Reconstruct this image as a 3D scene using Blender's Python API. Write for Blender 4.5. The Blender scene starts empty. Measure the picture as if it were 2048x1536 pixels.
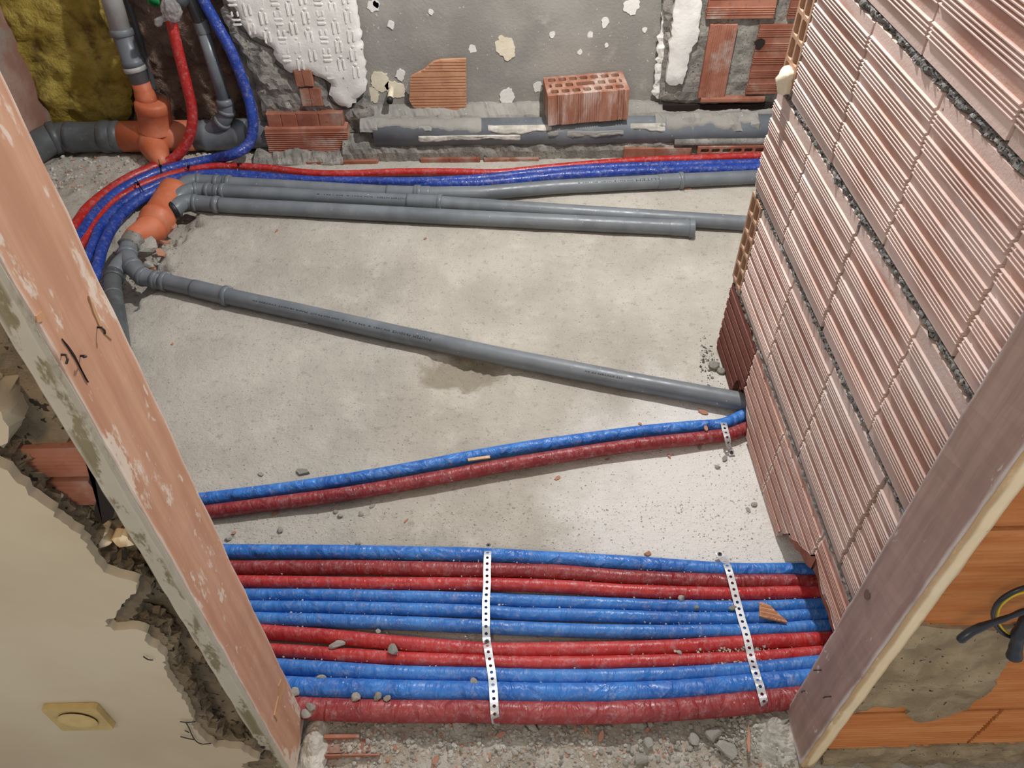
import bpy, bmesh, math, random
from mathutils import Vector, Matrix, noise
from mathutils.geometry import delaunay_2d_cdt
PI = math.pi
random.seed(7)
sc = bpy.context.scene
COL = sc.collection

# ------------------------------------------------------------------ camera
CAMH = 1.56
FPX = 1562.27
PITCH, YAW, ROLL = math.radians(44.952), math.radians(1.2328), math.radians(-0.2216)
def _rot():
    cp, sp = math.cos(PITCH), math.sin(PITCH)
    R = Matrix(((1,0,0),(0,-sp,-cp),(0,cp,-sp)))
    cy, sy = math.cos(YAW), math.sin(YAW); Ry = Matrix(((cy,-sy,0),(sy,cy,0),(0,0,1)))
    cr, sr = math.cos(ROLL), math.sin(ROLL); Rr = Matrix(((cr,-sr,0),(sr,cr,0),(0,0,1)))
    return Rr @ R @ Ry
RCV = _rot()                                   # world -> camera (x right, y down, z forward)
CAM = Vector((0, 0, CAMH))
cd = bpy.data.cameras.new('camera'); cam = bpy.data.objects.new('camera', cd); COL.objects.link(cam)
cd.sensor_width = 36; cd.lens = FPX / 2048 * 36; cd.clip_start = 0.02
_r = Matrix(((1,0,0),(0,-1,0),(0,0,-1))) @ RCV
cam.matrix_world = Matrix.Translation(CAM) @ _r.transposed().to_4x4()
sc.camera = cam

# ------------------------------------------------------------------ light and exposure
w = bpy.data.worlds.new('world'); sc.world = w; w.use_nodes = True
w.node_tree.nodes['Background'].inputs[0].default_value = (0.93, 0.96, 1.0, 1)
w.node_tree.nodes['Background'].inputs[1].default_value = 0.50
def lamp(name, loc, energy, col, rad):
    l = bpy.data.lights.new(name, 'POINT'); l.energy = energy; l.color = col; l.shadow_soft_size = rad
    o = bpy.data.objects.new(name, l); o.location = loc; COL.objects.link(o); return o
lamp('work_lamp', (0.42, 2.12, 1.95), 132, (1.0, 0.975, 0.95), 0.035)
lamp('hall_lamp', (-0.55, -0.75, 2.25), 37, (1.0, 0.74, 0.45), 0.12)
vs = sc.view_settings
vs.view_transform = 'Standard'; vs.look = 'None'; vs.gamma = 1; vs.use_curve_mapping = False; vs.exposure = 0.1

# ------------------------------------------------------------------ pixel (2048x1536) -> real planes
def ray(u, v): return RCV.transposed() @ Vector(((u-1024)/FPX, (v-768)/FPX, 1))
def F(u, v, z=0.0): d = ray(u, v); return CAM + d*((z-CAMH)/d.z)      # on the horizontal plane z
def WX(u, v, X): d = ray(u, v); return CAM + d*(X/d.x)                # on a wall plane x = X
def WY(u, v, Y): d = ray(u, v); return CAM + d*(Y/d.y)                # on a wall plane y = Y

# ------------------------------------------------------------------ mesh helpers
LOC = {}
def nz(p, s=1.0, seed=0.0, octv=4):
    return noise.fractal(Vector((p[0]*s+seed*7.13, p[1]*s-seed*3.7, p[2]*s+seed)), 1.0, 2.0, octv)
def props(o, label=None, cat=None, group=None, kind=None):
    if label: o['label'] = label
    if cat: o['category'] = cat
    if group: o['group'] = group
    if kind: o['kind'] = kind
    return o
def empty(name, loc, label=None, cat=None, group=None, kind=None):
    o = bpy.data.objects.new(name, None); COL.objects.link(o); o.location = loc
    o.empty_display_size = 0.05; LOC[o] = Vector(loc)
    return props(o, label, cat, group, kind)
def mk(name, V, Fc, mat, parent=None, label=None, cat=None, group=None, kind=None, smooth=False, uv=None, origin=None):
    V = [Vector(v) for v in V]
    if origin is None:
        if kind == 'structure': origin = Vector((0,0,0))
        else:
            mn = [min(v[i] for v in V) for i in range(3)]; mx = [max(v[i] for v in V) for i in range(3)]
            origin = Vector(((mn[0]+mx[0])/2, (mn[1]+mx[1])/2, mn[2]))
    origin = Vector(origin)
    me = bpy.data.meshes.new(name)
    me.from_pydata([v-origin for v in V], [], Fc)
    if smooth: me.polygons.foreach_set('use_smooth', [True]*len(me.polygons))
    if uv:
        ul = me.uv_layers.new(name='UVMap'); d = []
        for l in me.loops: d += uv[l.vertex_index]
        ul.data.foreach_set('uv', d)
    me.validate(); me.update()
    me.materials.append(mat)
    o = bpy.data.objects.new(name, me); COL.objects.link(o); LOC[o] = origin
    if parent is not None:
        o.parent = parent; o.location = origin - LOC[parent]
    else: o.location = origin
    return props(o, label, cat, group, kind)
def fix_normals(o):
    bm = bmesh.new(); bm.from_mesh(o.data); bmesh.ops.recalc_face_normals(bm, faces=bm.faces); bm.to_mesh(o.data); bm.free(); return o
BOXF = [(0,3,2,1),(4,5,6,7),(0,1,5,4),(1,2,6,5),(2,3,7,6),(3,0,4,7)]
def boxvf(lo, hi, V, Fc, M=None):
    n = len(V)
    for p in ((lo[0],lo[1],lo[2]),(hi[0],lo[1],lo[2]),(hi[0],hi[1],lo[2]),(lo[0],hi[1],lo[2]),
              (lo[0],lo[1],hi[2]),(hi[0],lo[1],hi[2]),(hi[0],hi[1],hi[2]),(lo[0],hi[1],hi[2])):
        p = Vector(p); V.append(M @ p if M else p)
    Fc += [tuple(i+n for i in f) for f in BOXF]
def catmull(P, step):
    P = [Vector(p) for p in P]
    Q = [P[0]*2-P[1]] + P + [P[-1]*2-P[-2]]
    out = []
    for i in range(1, len(Q)-2):
        a, b, c, d = Q[i-1:i+3]; n = max(1, int((c-b).length/step))
        for k in range(n):
            t = k/n
            out.append(0.5*((2*b)+(c-a)*t+(2*a-5*b+4*c-d)*t*t+(3*b-a-3*c+d)*t**3))
    out.append(P[-1]); return out
def linear(P, step):
    P = [Vector(p) for p in P]; out = []
    for b, c in zip(P, P[1:]):
        n = max(1, int((c-b).length/step))
        out += [b.lerp(c, k/n) for k in range(n)]
    return out + [P[-1]]
def sweep(path, rad, segs=16, disp=None, cap=True, sx=1.0):
    """returns verts, faces, uv of a tube along path; rad a number or a list"""
    n = len(path); V = []; Fc = []; UV = []; L = 0; ref = Vector((0,0,-1)); prev = None
    for i, p in enumerate(path):
        t = (path[min(i+1,n-1)] - path[max(i-1,0)])
        if t.length < 1e-9: t = Vector((0,0,1))
        t.normalize()
        if prev is None:
            if abs(t.z) > .9: ref = Vector((0,1,0))
            nrm = (ref - t*ref.dot(t)).normalized()
        else: nrm = (prev - t*prev.dot(t)).normalized()
        prev = nrm; bn = t.cross(nrm)
        if i: L += (p-path[i-1]).length
        r = rad[i] if isinstance(rad, (list,tuple)) else rad
        for k in range(segs):
            a = 2*PI*k/segs
            d = nrm*math.cos(a) + bn*math.sin(a)*sx
            rr = r + (disp(p+d*r, a, L)*r if disp else 0)
            V.append(p + d*rr); UV.append((L, k/segs))
    for i in range(n-1):
        for k in range(segs):
            a = i*segs+k; b = i*segs+(k+1)%segs
            Fc.append((a, b, b+segs, a+segs))
    if cap:
        Fc.append(tuple(range(segs))[::-1]); Fc.append(tuple(range((n-1)*segs, n*segs)))
    return V, Fc, UV
def resample_jag(poly, step, amp, seed=0):
    out = []; n = len(poly)
    for i in range(n):
        a = Vector(poly[i]).to_2d(); b = Vector(poly[(i+1)%n]).to_2d(); m = max(1, int((b-a).length/step))
        d = (b-a); q = Vector((-d.y, d.x)); q = q.normalized() if q.length else q
        for k in range(m):
            p = a.lerp(b, k/m); f = 1 if k else .5
            out.append(p + q*amp*f*noise.fractal(Vector((p.x*1.7/step*.35, p.y*1.7/step*.35, seed)), 1, 2, 3))
    return out
def patch(name, poly, mapf, thick, res, mat, hf=None, jag=None, seed=0, edge=0.012, srows=1, **kw):
    """irregular sheet: polygon in a plane, raised by thick, with a skirt round its rim.  mapf(a,b,h)->world"""
    P = resample_jag(poly, *(jag if jag else (res, 0)), seed=seed)
    xs = [p.x for p in P]; ys = [p.y for p in P]
    def inside(x, y):
        c = False; j = len(P)-1
        for i in range(len(P)):
            if (P[i].y > y) != (P[j].y > y) and x < (P[j].x-P[i].x)*(y-P[i].y)/(P[j].y-P[i].y)+P[i].x: c = not c
            j = i
        return c
    def edist(x, y):
        m = 9
        for i in range(len(P)):
            a = P[i]; b = P[(i+1)%len(P)]; d = b-a; q = Vector((x,y))-a
            t = max(0, min(1, q.dot(d)/(d.dot(d)+1e-12))); m = min(m, (q-d*t).length)
        return m
    pts = list(P); rng = random.Random(seed+1); ed = [0]*len(P)
    y = min(ys)+res/2; row = 0
    while y < max(ys):
        x = min(xs) + (res/2 if row%2 else 0)
        while x < max(xs):
            px, py = x+rng.uniform(-.2,.2)*res, y+rng.uniform(-.2,.2)*res
            if inside(px, py):
                e = edist(px, py)
                if e > res*.35: pts.append(Vector((px,py))); ed.append(e)
            x += res
        y += res*.87; row += 1
    nb = len(P)
    r = delaunay_2d_cdt(pts, [], [list(range(nb))], 1, 1e-7)
    vv, ff, ov = r[0], r[2], r[3]
    V = []
    bidx = {}
    for i, p in enumerate(vv):
        o0 = ov[i][0] if ov[i] else 0
        for q in ov[i]:
            if q < nb: bidx[q] = i
        e = ed[o0] if o0 < len(ed) else 0
        rise = min(1, .7 + .3*e/edge) if edge else 1
        h = thick*rise + (hf(p.x, p.y)*(min(1, e/edge) if edge else 1) if hf else 0)
        V.append(Vector(mapf(p.x, p.y, h)))
    Fc = [tuple(f) for f in ff]; n0 = len(V); ring = [bidx.get(i) for i in range(nb)]
    ring = [q for q in ring if q is not None]
    m = len(ring)
    for q in ring: V.append(V[q].copy())
    for k in range(1, srows+1):
        for q in ring:
            b_ = Vector(mapf(vv[q].x, vv[q].y, 0)); p = V[q].lerp(b_, k/srows)
            if k < srows: p += Vector((nz(p, 60, k), nz(p, 60, k+9), nz(p, 60, k+5)))*thick*.3
            V.append(p)
    for k in range(srows):
        for i in range(m):
            j = (i+1)%m; a_ = n0+k*m
            if ring[i] != ring[j]: Fc.append((a_+i, a_+j, a_+m+j, a_+m+i))
    o = mk(name, V, Fc, mat, smooth=kw.pop('smooth', True), **kw)
    bm = bmesh.new(); bm.from_mesh(o.data); bm.faces.ensure_lookup_table()      # sheet faces look away from the base plane
    d = Vector(mapf(0,0,1))-Vector(mapf(0,0,0)); s_ = 0
    for f in bm.faces[:len(ff)]: s_ += f.normal.dot(d)*f.calc_area()
    if s_ < 0: bmesh.ops.reverse_faces(bm, faces=bm.faces[:])
    bm.to_mesh(o.data); bm.free(); return o

# ------------------------------------------------------------------ materials
def srgb(r, g, b):
    f = lambda c: ((c/255+.055)/1.055)**2.4 if c > 10 else c/255/12.92
    return (f(r), f(g), f(b), 1)
class NT:
    def __init__(s, name):
        s.m = bpy.data.materials.new(name); s.m.use_nodes = True; s.t = s.m.node_tree; s.b = s.t.nodes['Principled BSDF']
        s.tc = s.n('ShaderNodeTexCoord')
    def n(s, t, **kw):
        x = s.t.nodes.new(t)
        for k, v in kw.items(): setattr(x, k, v)
        return x
    def l(s, a, b): s.t.links.new(a, b)
    def noise(s, scale, detail=4, rough=.55, vec=None, dist=0):
        x = s.n('ShaderNodeTexNoise'); x.inputs['Scale'].default_value = scale; x.inputs['Detail'].default_value = detail
        x.inputs['Roughness'].default_value = rough; x.inputs['Distortion'].default_value = dist
        s.l(vec if vec is not None else s.tc.outputs['Object'], x.inputs['Vector']); return x.outputs['Fac']
    def ramp(s, fac, lo, hi, a=0., b=1.):
        x = s.n('ShaderNodeMapRange'); x.interpolation_type = 'SMOOTHSTEP'
        for i, v in zip((1,2,3,4), (lo,hi,a,b)): x.inputs[i].default_value = v
        s.l(fac, x.inputs[0]); return x.outputs[0]
    def mix(s, fac, a, b, mode='MIX'):
        x = s.n('ShaderNodeMix', data_type='RGBA', blend_type=mode)
        for sock, v in ((x.inputs[0], fac), (x.inputs[6], a), (x.inputs[7], b)):
            if hasattr(v, 'links') or isinstance(v, bpy.types.NodeSocket): s.l(v, sock)
            else: sock.default_value = v
        return x.outputs[2]
    def math(s, op, a, b=None):
        x = s.n('ShaderNodeMath', operation=op)
        for i, v in enumerate((a, b)):
            if v is None: continue
            if isinstance(v, bpy.types.NodeSocket): s.l(v, x.inputs[i])
            else: x.inputs[i].default_value = v
        return x.outputs[0]
    def bump(s, h, strength, dist=.005):
        x = s.n('ShaderNodeBump'); x.inputs['Strength'].default_value = strength; x.inputs['Distance'].default_value = dist
        s.l(h, x.inputs['Height'])
        if s.b.inputs['Normal'].links: s.l(s.b.inputs['Normal'].links[0].from_socket, x.inputs['Normal'])
        s.l(x.outputs[0], s.b.inputs['Normal'])
    def map(s, scale=(1,1,1), rot=(0,0,0), src='Object'):
        x = s.n('ShaderNodeMapping'); x.inputs['Scale'].default_value = scale; x.inputs['Rotation'].default_value = rot
        s.l(s.tc.outputs[src], x.inputs['Vector']); return x.outputs[0]
    def col(s, c): s.l(c, s.b.inputs['Base Color'])
    def rough(s, v):
        if isinstance(v, bpy.types.NodeSocket): s.l(v, s.b.inputs['Roughness'])
        else: s.b.inputs['Roughness'].default_value = v
def rough_mat(name, c1, c2, scale=12, rough=.9, bump=.5, bscale=60, speck=None, bdist=.004, rnd=0, dust=None, spec=.3):
    s = NT(name); s.rough(rough); s.b.inputs['Specular IOR Level'].default_value = spec
    c = s.mix(s.ramp(s.noise(scale), .35, .68), c1, c2)
    if dust: c = s.mix(s.ramp(s.noise(dust[1], 5, .65), dust[2], dust[2]+dust[3]), c, dust[0])
    if speck: c = s.mix(s.ramp(s.noise(speck[1], 2), speck[2], speck[2]+.04), c, speck[0])
    if rnd:
        oi = s.n('ShaderNodeObjectInfo'); hs = s.n('ShaderNodeHueSaturation')
        s.l(s.ramp(oi.outputs['Random'], 0, 1, 1-rnd, 1+rnd), hs.inputs['Value']); s.l(c, hs.inputs['Color']); c = hs.outputs[0]
    s.col(c)
    if bump: s.bump(s.noise(bscale, 6, .65), bump, bdist)
    return s.m
def plain(name, c, rough=.5, metal=0, spec=.5):
    s = NT(name); s.rough(rough); s.b.inputs['Base Color'].default_value = c; s.b.inputs['Metallic'].default_value = metal
    s.b.inputs['Specular IOR Level'].default_value = spec
    v = s.mix(s.ramp(s.noise(40), .3, .7), tuple(x*.9 for x in c[:3])+(1,), tuple(min(1,x*1.08) for x in c[:3])+(1,)); s.col(v)
    return s.m
def floor_mat():
    s = NT('concrete_floor'); s.rough(.92); s.b.inputs['Specular IOR Level'].default_value = .2
    c = s.mix(s.ramp(s.noise(2.2, 5, .6), .32, .66), srgb(170,164,153), srgb(192,186,175))
    c = s.mix(s.ramp(s.noise(9, 5, .7), .5, .72, 0, .55), c, srgb(205,199,188))
    c = s.mix(s.ramp(s.noise(38, 4, .7), .56, .68, 0, .5), c, srgb(140,134,124))
    # whiter patch towards the partition wall, broken up by noise
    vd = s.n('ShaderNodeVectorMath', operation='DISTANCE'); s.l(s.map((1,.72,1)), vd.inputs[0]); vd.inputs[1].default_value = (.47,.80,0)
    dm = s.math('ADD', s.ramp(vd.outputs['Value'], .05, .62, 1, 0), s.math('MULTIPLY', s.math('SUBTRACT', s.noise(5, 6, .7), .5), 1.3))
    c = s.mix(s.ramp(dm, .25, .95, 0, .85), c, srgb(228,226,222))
    # damp sandy patch
    v2 = s.n('ShaderNodeVectorMath', operation='DISTANCE'); s.l(s.map((1,1.9,1)), v2.inputs[0]); v2.inputs[1].default_value = (-.115, 1.612*1.9, 0)
    d2 = s.math('ADD', v2.outputs['Value'], s.math('MULTIPLY', s.math('SUBTRACT', s.noise(14, 5, .65), .5), .22))
    c = s.mix(s.ramp(d2, .09, .155, .8, 0), c, srgb(142,132,114))
    # gritty grey trowel smears
    c = s.mix(s.ramp(s.noise(3.1, 6, .75, s.map((2.2,.8,1),(0,0,.5))), .60, .75, 0, .45), c, srgb(150,148,144))
    c = s.mix(s.ramp(s.noise(190, 2, .5), .66, .7, 0, .75), c, srgb(96,92,86))
    # rubble bed of the threshold and the pipe trench: browner
    sep = s.n('ShaderNodeSeparateXYZ'); s.l(s.tc.outputs['Object'], sep.inputs[0])
    th = s.math('ADD', sep.outputs[1], s.math('MULTIPLY', s.math('SUBTRACT', s.noise(20,4), .5), .08))
    c = s.mix(s.ramp(th, .60, .67, .75, 0), c, s.mix(s.ramp(s.noise(16,5,.7),.4,.6), srgb(146,132,114), srgb(182,176,166)))
    s.col(c)
    s.bump(s.noise(130, 5, .7), .8, .004); s.bump(s.noise(30, 6, .65), .6, .009)
    return s.m
def brick_mat(name, c1, c2, dustcol, dthr, grain=(1,1,1), rnd=.12, spec=.25, duststr=.8, rough=.85, crest=0):
    s = NT(name); s.rough(rough); s.b.inputs['Specular IOR Level'].default_value = spec
    oi = s.n('ShaderNodeObjectInfo')
    off = s.n('ShaderNodeVectorMath', operation='MULTIPLY_ADD'); s.l(s.map(grain), off.inputs[0]); off.inputs[1].default_value = (1,1,1)
    cb = s.n('ShaderNodeCombineXYZ')
    for i in range(3): s.l(s.math('MULTIPLY', oi.outputs['Random'], 37.0+i*11), cb.inputs[i])
    s.l(cb.outputs[0], off.inputs[2]); v = off.outputs[0]
    c = s.mix(s.ramp(s.noise(9, 4, .6, v), .35, .66), c1, c2)
    c = s.mix(s.ramp(s.noise(45, 5, .7, v), .52, .72, 0, .6), c, tuple(x*.72 for x in c1[:3])+(1,))
    c = s.mix(s.ramp(s.noise(7, 6, .7, v), dthr, dthr+.22, 0, duststr), c, dustcol)
    if crest:
        ge = s.n('ShaderNodeNewGeometry'); c = s.mix(s.math('MULTIPLY', s.ramp(ge.outputs['Pointiness'], .52, .60), crest), c, srgb(222,206,198))
    hs = s.n('ShaderNodeHueSaturation'); s.l(s.ramp(oi.outputs['Random'], 0, 1, 1-rnd, 1+rnd), hs.inputs['Value']); s.l(c, hs.inputs['Color'])
    s.col(hs.outputs[0]); s.bump(s.noise(160, 4, .6), .35, .002)
    return s.m
def foil_mat(name, c1, c2, wr=.5, freq=55, gloss=.32):
    s = NT(name); uv = s.map((freq, 2.2, 1), (0,0,0), 'UV')
    x = s.n('ShaderNodeMapping'); s.l(s.tc.outputs['UV'], x.inputs[0]); x.inputs['Rotation'].default_value = (0,0,.12); x.inputs['Scale'].default_value = (freq, 2.4, 1)
    nzv = s.noise(1.0, 3, .5, x.outputs[0], .6)
    big = s.noise(30, 3, .5)
    c = s.mix(s.ramp(s.noise(14, 4, .6), .3, .7), c1, c2)
    dusty = s.math('MULTIPLY', s.ramp(s.noise(60, 6, .8), .48, .74), .42)
    c = s.mix(dusty, c, srgb(178,172,176))
    c = s.mix(s.ramp(s.noise(130, 3, .6), .70, .74, 0, .8), c, srgb(214,208,200))
    s.col(c); s.rough(s.ramp(s.noise(20, 3), .3, .7, gloss, gloss+.25))
    s.b.inputs['Specular IOR Level'].default_value = .5
    s.bump(nzv, wr, .012); s.bump(big, .2, .01)
    return s.m
def pipe_mat(name, c1, c2, dust=.35, rough=.32):
    s = NT(name); c = s.mix(s.ramp(s.noise(8, 4), .35, .65), c1, c2)
    c = s.mix(s.math('MULTIPLY', s.ramp(s.noise(22, 6, .8), .50, .8), dust*.7), c, srgb(170,168,162))
    c = s.mix(s.ramp(s.noise(120, 2), .74, .76, 0, .8), c, srgb(215,212,205))
    s.col(c); s.rough(s.ramp(s.noise(30), .3, .7, rough, rough+.18)); s.bump(s.noise(70, 3), .04, .002); return s.m
def wood_mat(name, c1, c2, stain, sthr, grain=(14,14,1.2)):
    s = NT(name); s.rough(.62); v = s.map(grain)
    c = s.mix(s.ramp(s.noise(3, 5, .6, v), .35, .68), c1, c2)
    c = s.mix(s.ramp(s.noise(9, 6, .7, s.map((1.6,1.6,.6))), sthr, sthr+.05, 0, .85), c, stain)
    c = s.mix(s.ramp(s.noise(34, 3, .6, s.map((1,1,.45))), .66, .70, 0, .8), c, stain)
    ge = s.n('ShaderNodeNewGeometry'); c = s.mix(s.math('MULTIPLY', s.ramp(ge.outputs['Pointiness'], .515, .56), s.ramp(s.noise(14, 5, .7, s.map((1,1,.5))), .30, .5)), c, stain)
    s.col(c); s.bump(s.noise(6, 4, .6, v), .12, .003); return s.m

M = {}
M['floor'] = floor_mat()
M['brick_pink'] = brick_mat('fired_clay_pink', srgb(168,128,114), srgb(192,156,142), srgb(212,200,198), .48, (1,.35,1.6), .11, crest=.6)
M['brick_dark'] = brick_mat('fired_clay_dark', srgb(104,62,54), srgb(122,80,72), srgb(150,136,132), .58, (1,.35,1.6), .05)
M['brick_red'] = brick_mat('fired_clay_red', srgb(142,88,70), srgb(164,112,92), srgb(178,168,158), .50)
M['brick_warm'] = brick_mat('fired_clay_warm', srgb(190,118,66), srgb(205,138,84), srgb(206,170,130), .66, (.5,1,4), .05)
M['brick_tile'] = brick_mat('fired_clay_tile', srgb(184,132,100), srgb(198,150,118), srgb(210,182,156), .62, (1,1,1), .04)
M['brick_loose'] = brick_mat('fired_clay_loose', srgb(156,104,82), srgb(178,134,114), srgb(208,192,182), .47, (2.2,1,.4), .0)
M['clay_core'] = brick_mat('fired_clay_core', srgb(182,144,118), srgb(196,160,134), srgb(210,190,172), .60)
M['mortar'] = rough_mat('mortar_grey', srgb(118,116,110), srgb(158,154,146), 20, .95, .9, 120, (srgb(70,68,64),150,.64))
M['mortar_dark'] = rough_mat('mortar_dark', srgb(104,104,102), srgb(156,154,150), 60, .95, 1.0, 180, (srgb(54,54,54),220,.56))
M['plaster_grey'] = rough_mat('plaster_grey', srgb(142,140,134), srgb(160,157,150), 5, .92, .55, 90, (srgb(190,186,178),70,.70), .004, dust=(srgb(176,172,164), 7, .58, .2))
M['plaster_white'] = rough_mat('plaster_white', srgb(224,222,216), srgb(238,236,231), 9, .9, .4, 80, (srgb(150,148,142),40,.70))
M['plaster_beige'] = rough_mat('plaster_beige', srgb(186,170,144), srgb(198,184,158), 3, .7, .12, 60, None, .004)
M['mortar_warm'] = rough_mat('mortar_warm', srgb(146,128,100), srgb(182,162,130), 14, .95, 1.0, 90, (srgb(72,62,50),110,.66), .006)
M['mortar_brown'] = rough_mat('mortar_brown', srgb(106,94,76), srgb(142,126,102), 16, .95, 1.0, 80, (srgb(60,50,42),90,.62), .006)
M['rubble'] = rough_mat('rubble_concrete', srgb(164,160,150), srgb(202,198,188), 20, .95, .7, 90, None, .004, .16)
M['rubble_clay'] = rough_mat('rubble_clay', srgb(172,118,94), srgb(190,148,126), 20, .9, .4, 90, None, .003, .15)
M['wool'] = rough_mat('mineral_wool', srgb(170,148,66), srgb(206,186,100), 7, 1.0, 1.0, 45, None, .02, dust=(srgb(112,92,52), 6, .48, .2), spec=.1)
M['film'] = rough_mat('brown_film', srgb(104,80,66), srgb(158,134,116), 5, .25, 1.0, 30, None, .04, spec=.7)
M['blue'] = foil_mat('blue_foil', srgb(34,98,178), srgb(60,128,204))
M['blue_wr'] = foil_mat('blue_foil_wrinkled', srgb(30,96,180), srgb(54,126,208), 1.0, 34)
M['blue_deep'] = foil_mat('blue_foil_deep', srgb(24,54,136), srgb(36,70,158), .35, 40, .22)
M['red'] = foil_mat('red_foil', srgb(166,34,36), srgb(186,54,54), .4)
M['red_back'] = foil_mat('red_foil_back', srgb(164,30,28), srgb(180,42,36), .15, 40, .25)
M['wine'] = foil_mat('wine_foil', srgb(128,34,38), srgb(150,50,52), .6)
M['wine_wr'] = foil_mat('wine_foil_wrinkled', srgb(136,44,46), srgb(158,62,62), 1.0, 40)
M['pvc'] = pipe_mat('grey_pvc', srgb(102,108,114), srgb(118,124,129))
M['pvc_light'] = pipe_mat('pale_pvc', srgb(150,152,150), srgb(176,176,172), .5)
M['pvc_dark'] = pipe_mat('dark_pvc', srgb(70,74,76), srgb(86,90,92), .3)
M['kg'] = pipe_mat('orange_pvc', srgb(190,100,64), srgb(204,120,84), .6, .45)
M['rubber'] = plain('black_rubber', srgb(24,24,26), .5)
M['tie'] = plain('black_nylon', srgb(14,14,18), .35)
M['steel'] = plain('galvanised_steel', srgb(205,208,210), .35, .55)
M['iron'] = plain('dark_iron', srgb(62,58,56), .5, .6)
M['ink'] = plain('print_ink', srgb(26,30,36), .6)
M['foam'] = rough_mat('cream_foam', srgb(222,212,186), srgb(236,228,206), 18, .8, .5, 50)
M['wood_l'] = wood_mat('primed_wood_pink', srgb(186,136,106), srgb(204,158,128), srgb(224,208,190), .555)
M['wood_r'] = wood_mat('primed_wood_shaded', srgb(150,124,114), srgb(170,144,134), srgb(206,198,194), .62)  # primer darkened in its base colour for the shade on the right jamb
M['wood_edge'] = wood_mat('cream_wood', srgb(240,214,172), srgb(248,228,192), srgb(190,160,120), .70)
M['wood_side'] = wood_mat('mortar_stained_wood', srgb(112,102,74), srgb(134,122,92), srgb(186,178,160), .47)
M['wood_raw'] = plain('raw_wood', srgb(196,150,108), .7)
M['crack'] = plain('crack_dark', srgb(34,24,20), .9)
M['outlet'] = plain('aged_plastic', srgb(186,160,104), .4)
M['outlet_dark'] = plain('socket_hole', srgb(60,44,28), .6)
M['green'] = plain('green_plastic', srgb(40,150,84), .3)
M['yellow'] = plain('yellow_wire', srgb(206,178,40), .4)
s_ = NT('clear_wrap'); s_.rough(.10); s_.b.inputs['Base Color'].default_value = srgb(226,226,224); s_.b.inputs['Transmission Weight'].default_value = .75
s_.col(s_.mix(s_.ramp(s_.noise(60), .4, .6), srgb(200,200,200), srgb(236,236,234))); s_.bump(s_.noise(70, 4), .8, .006); M['wrap'] = s_.m

# ================================================================== shape builders
def prof(H, m=.02, ng=6, nr=4, amp=.0038, p=.0064):
    band = (H-2*m-ng*nr*p)/max(1, ng-1); P = [(0, 0)]; z = m
    for g in range(ng):
        for r in range(nr):
            P += [(z+.06*p, 0), (z+.30*p, amp*.92), (z+.58*p, amp), (z+.84*p, 0)]
            z += p
        z += band
    P.append((H, 0)); return P
def ribbed(name, o, eu, ew, en, L, H, T, mat, parent, pr=None, zb=None, ncol=2, shell=None, jag=.0018, seed=0, **kw):
    """fired clay block: ribbed face, ribs run along eu, stacked along ew, face normal en; zb(u) = broken lower rim"""
    o, eu, ew, en = Vector(o), Vector(eu), Vector(ew), Vector(en)
    pr = pr or prof(H); rng = random.Random(seed); n = len(pr); V = []; Fc = []
    T = shell or T
    je = [(rng.uniform(-jag, jag), rng.uniform(-jag, jag)) for _ in pr]
    for side in (0, 1):
        for c in range(ncol):
            for i, (z, d) in enumerate(pr):
                u = L*c/(ncol-1)
                if c == 0: u += je[i][0]
                if c == ncol-1: u += je[i][1]
                zz = z
                if zb:
                    b = zb(L*c/(ncol-1)); zz = max(z, min(b, H*.98))
                V.append(o + eu*u + ew*zz + en*(d if side == 0 else -T))
    S = ncol*n
    for c in range(ncol-1):
        for i in range(n-1):
            a = c*n+i; Fc.append((a, a+n, a+n+1, a+1)); Fc.append((S+a, S+a+1, S+a+n+1, S+a+n))
        Fc.append((c*n, S+c*n, S+c*n+n, c*n+n)); a = c*n+n-1; Fc.append((a, a+n, S+a+n, S+a))
    for c in (0, ncol-1):
        for i in range(n-1):
            a = c*n+i; Fc.append((a, a+1, S+a+1, S+a))
    ob = mk(name, V, Fc, mat, parent, **kw); return fix_normals(ob)
def rrect(x0, y0, x1, y1, r=.003):
    return [(x0+r,y0),(x1-r,y0),(x1,y0+r),(x1,y1-r),(x1-r,y1),(x0+r,y1),(x0,y1-r),(x0,y0+r)]
def holed(name, outer, holes, mapf, depth, mat, parent=None, **kw):
    pts = [Vector(p) for p in outer]; loops = [list(range(len(outer)))]
    for h in holes:
        n = len(pts); pts += [Vector(p) for p in h]; loops.append(list(range(n, n+len(h))))
    edges = [(l[i], l[(i+1)%len(l)]) for l in loops for i in range(len(l))]
    r = delaunay_2d_cdt(pts, edges, [], 0, 1e-7); vv, tris = r[0], r[2]
    def ins(P, x, y):
        c = False; j = len(P)-1
        for i in range(len(P)):
            if (P[i][1] > y) != (P[j][1] > y) and x < (P[j][0]-P[i][0])*(y-P[i][1])/(P[j][1]-P[i][1])+P[i][0]: c = not c
            j = i
        return c
    keep = []
    for t in tris:
        x = sum(vv[i].x for i in t)/3; y = sum(vv[i].y for i in t)/3
        if ins(outer, x, y) and not any(ins(h, x, y) for h in holes): keep.append(tuple(t))
    n = len(vv); V = [Vector(mapf(p.x, p.y, 0)) for p in vv] + [Vector(mapf(p.x, p.y, -depth)) for p in vv]
    Fc = list(keep) + [tuple(i+n for i in t[::-1]) for t in keep]
    m = {}
    for i, ov in enumerate(r[3]):
        for q in ov: m[q] = i
    for l in loops:
        for i in range(len(l)):
            a, b = m[l[i]], m[l[(i+1)%len(l)]]; Fc.append((a, b, b+n, a+n))
    return fix_normals(mk(name, V, Fc, mat, parent, **kw))
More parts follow.
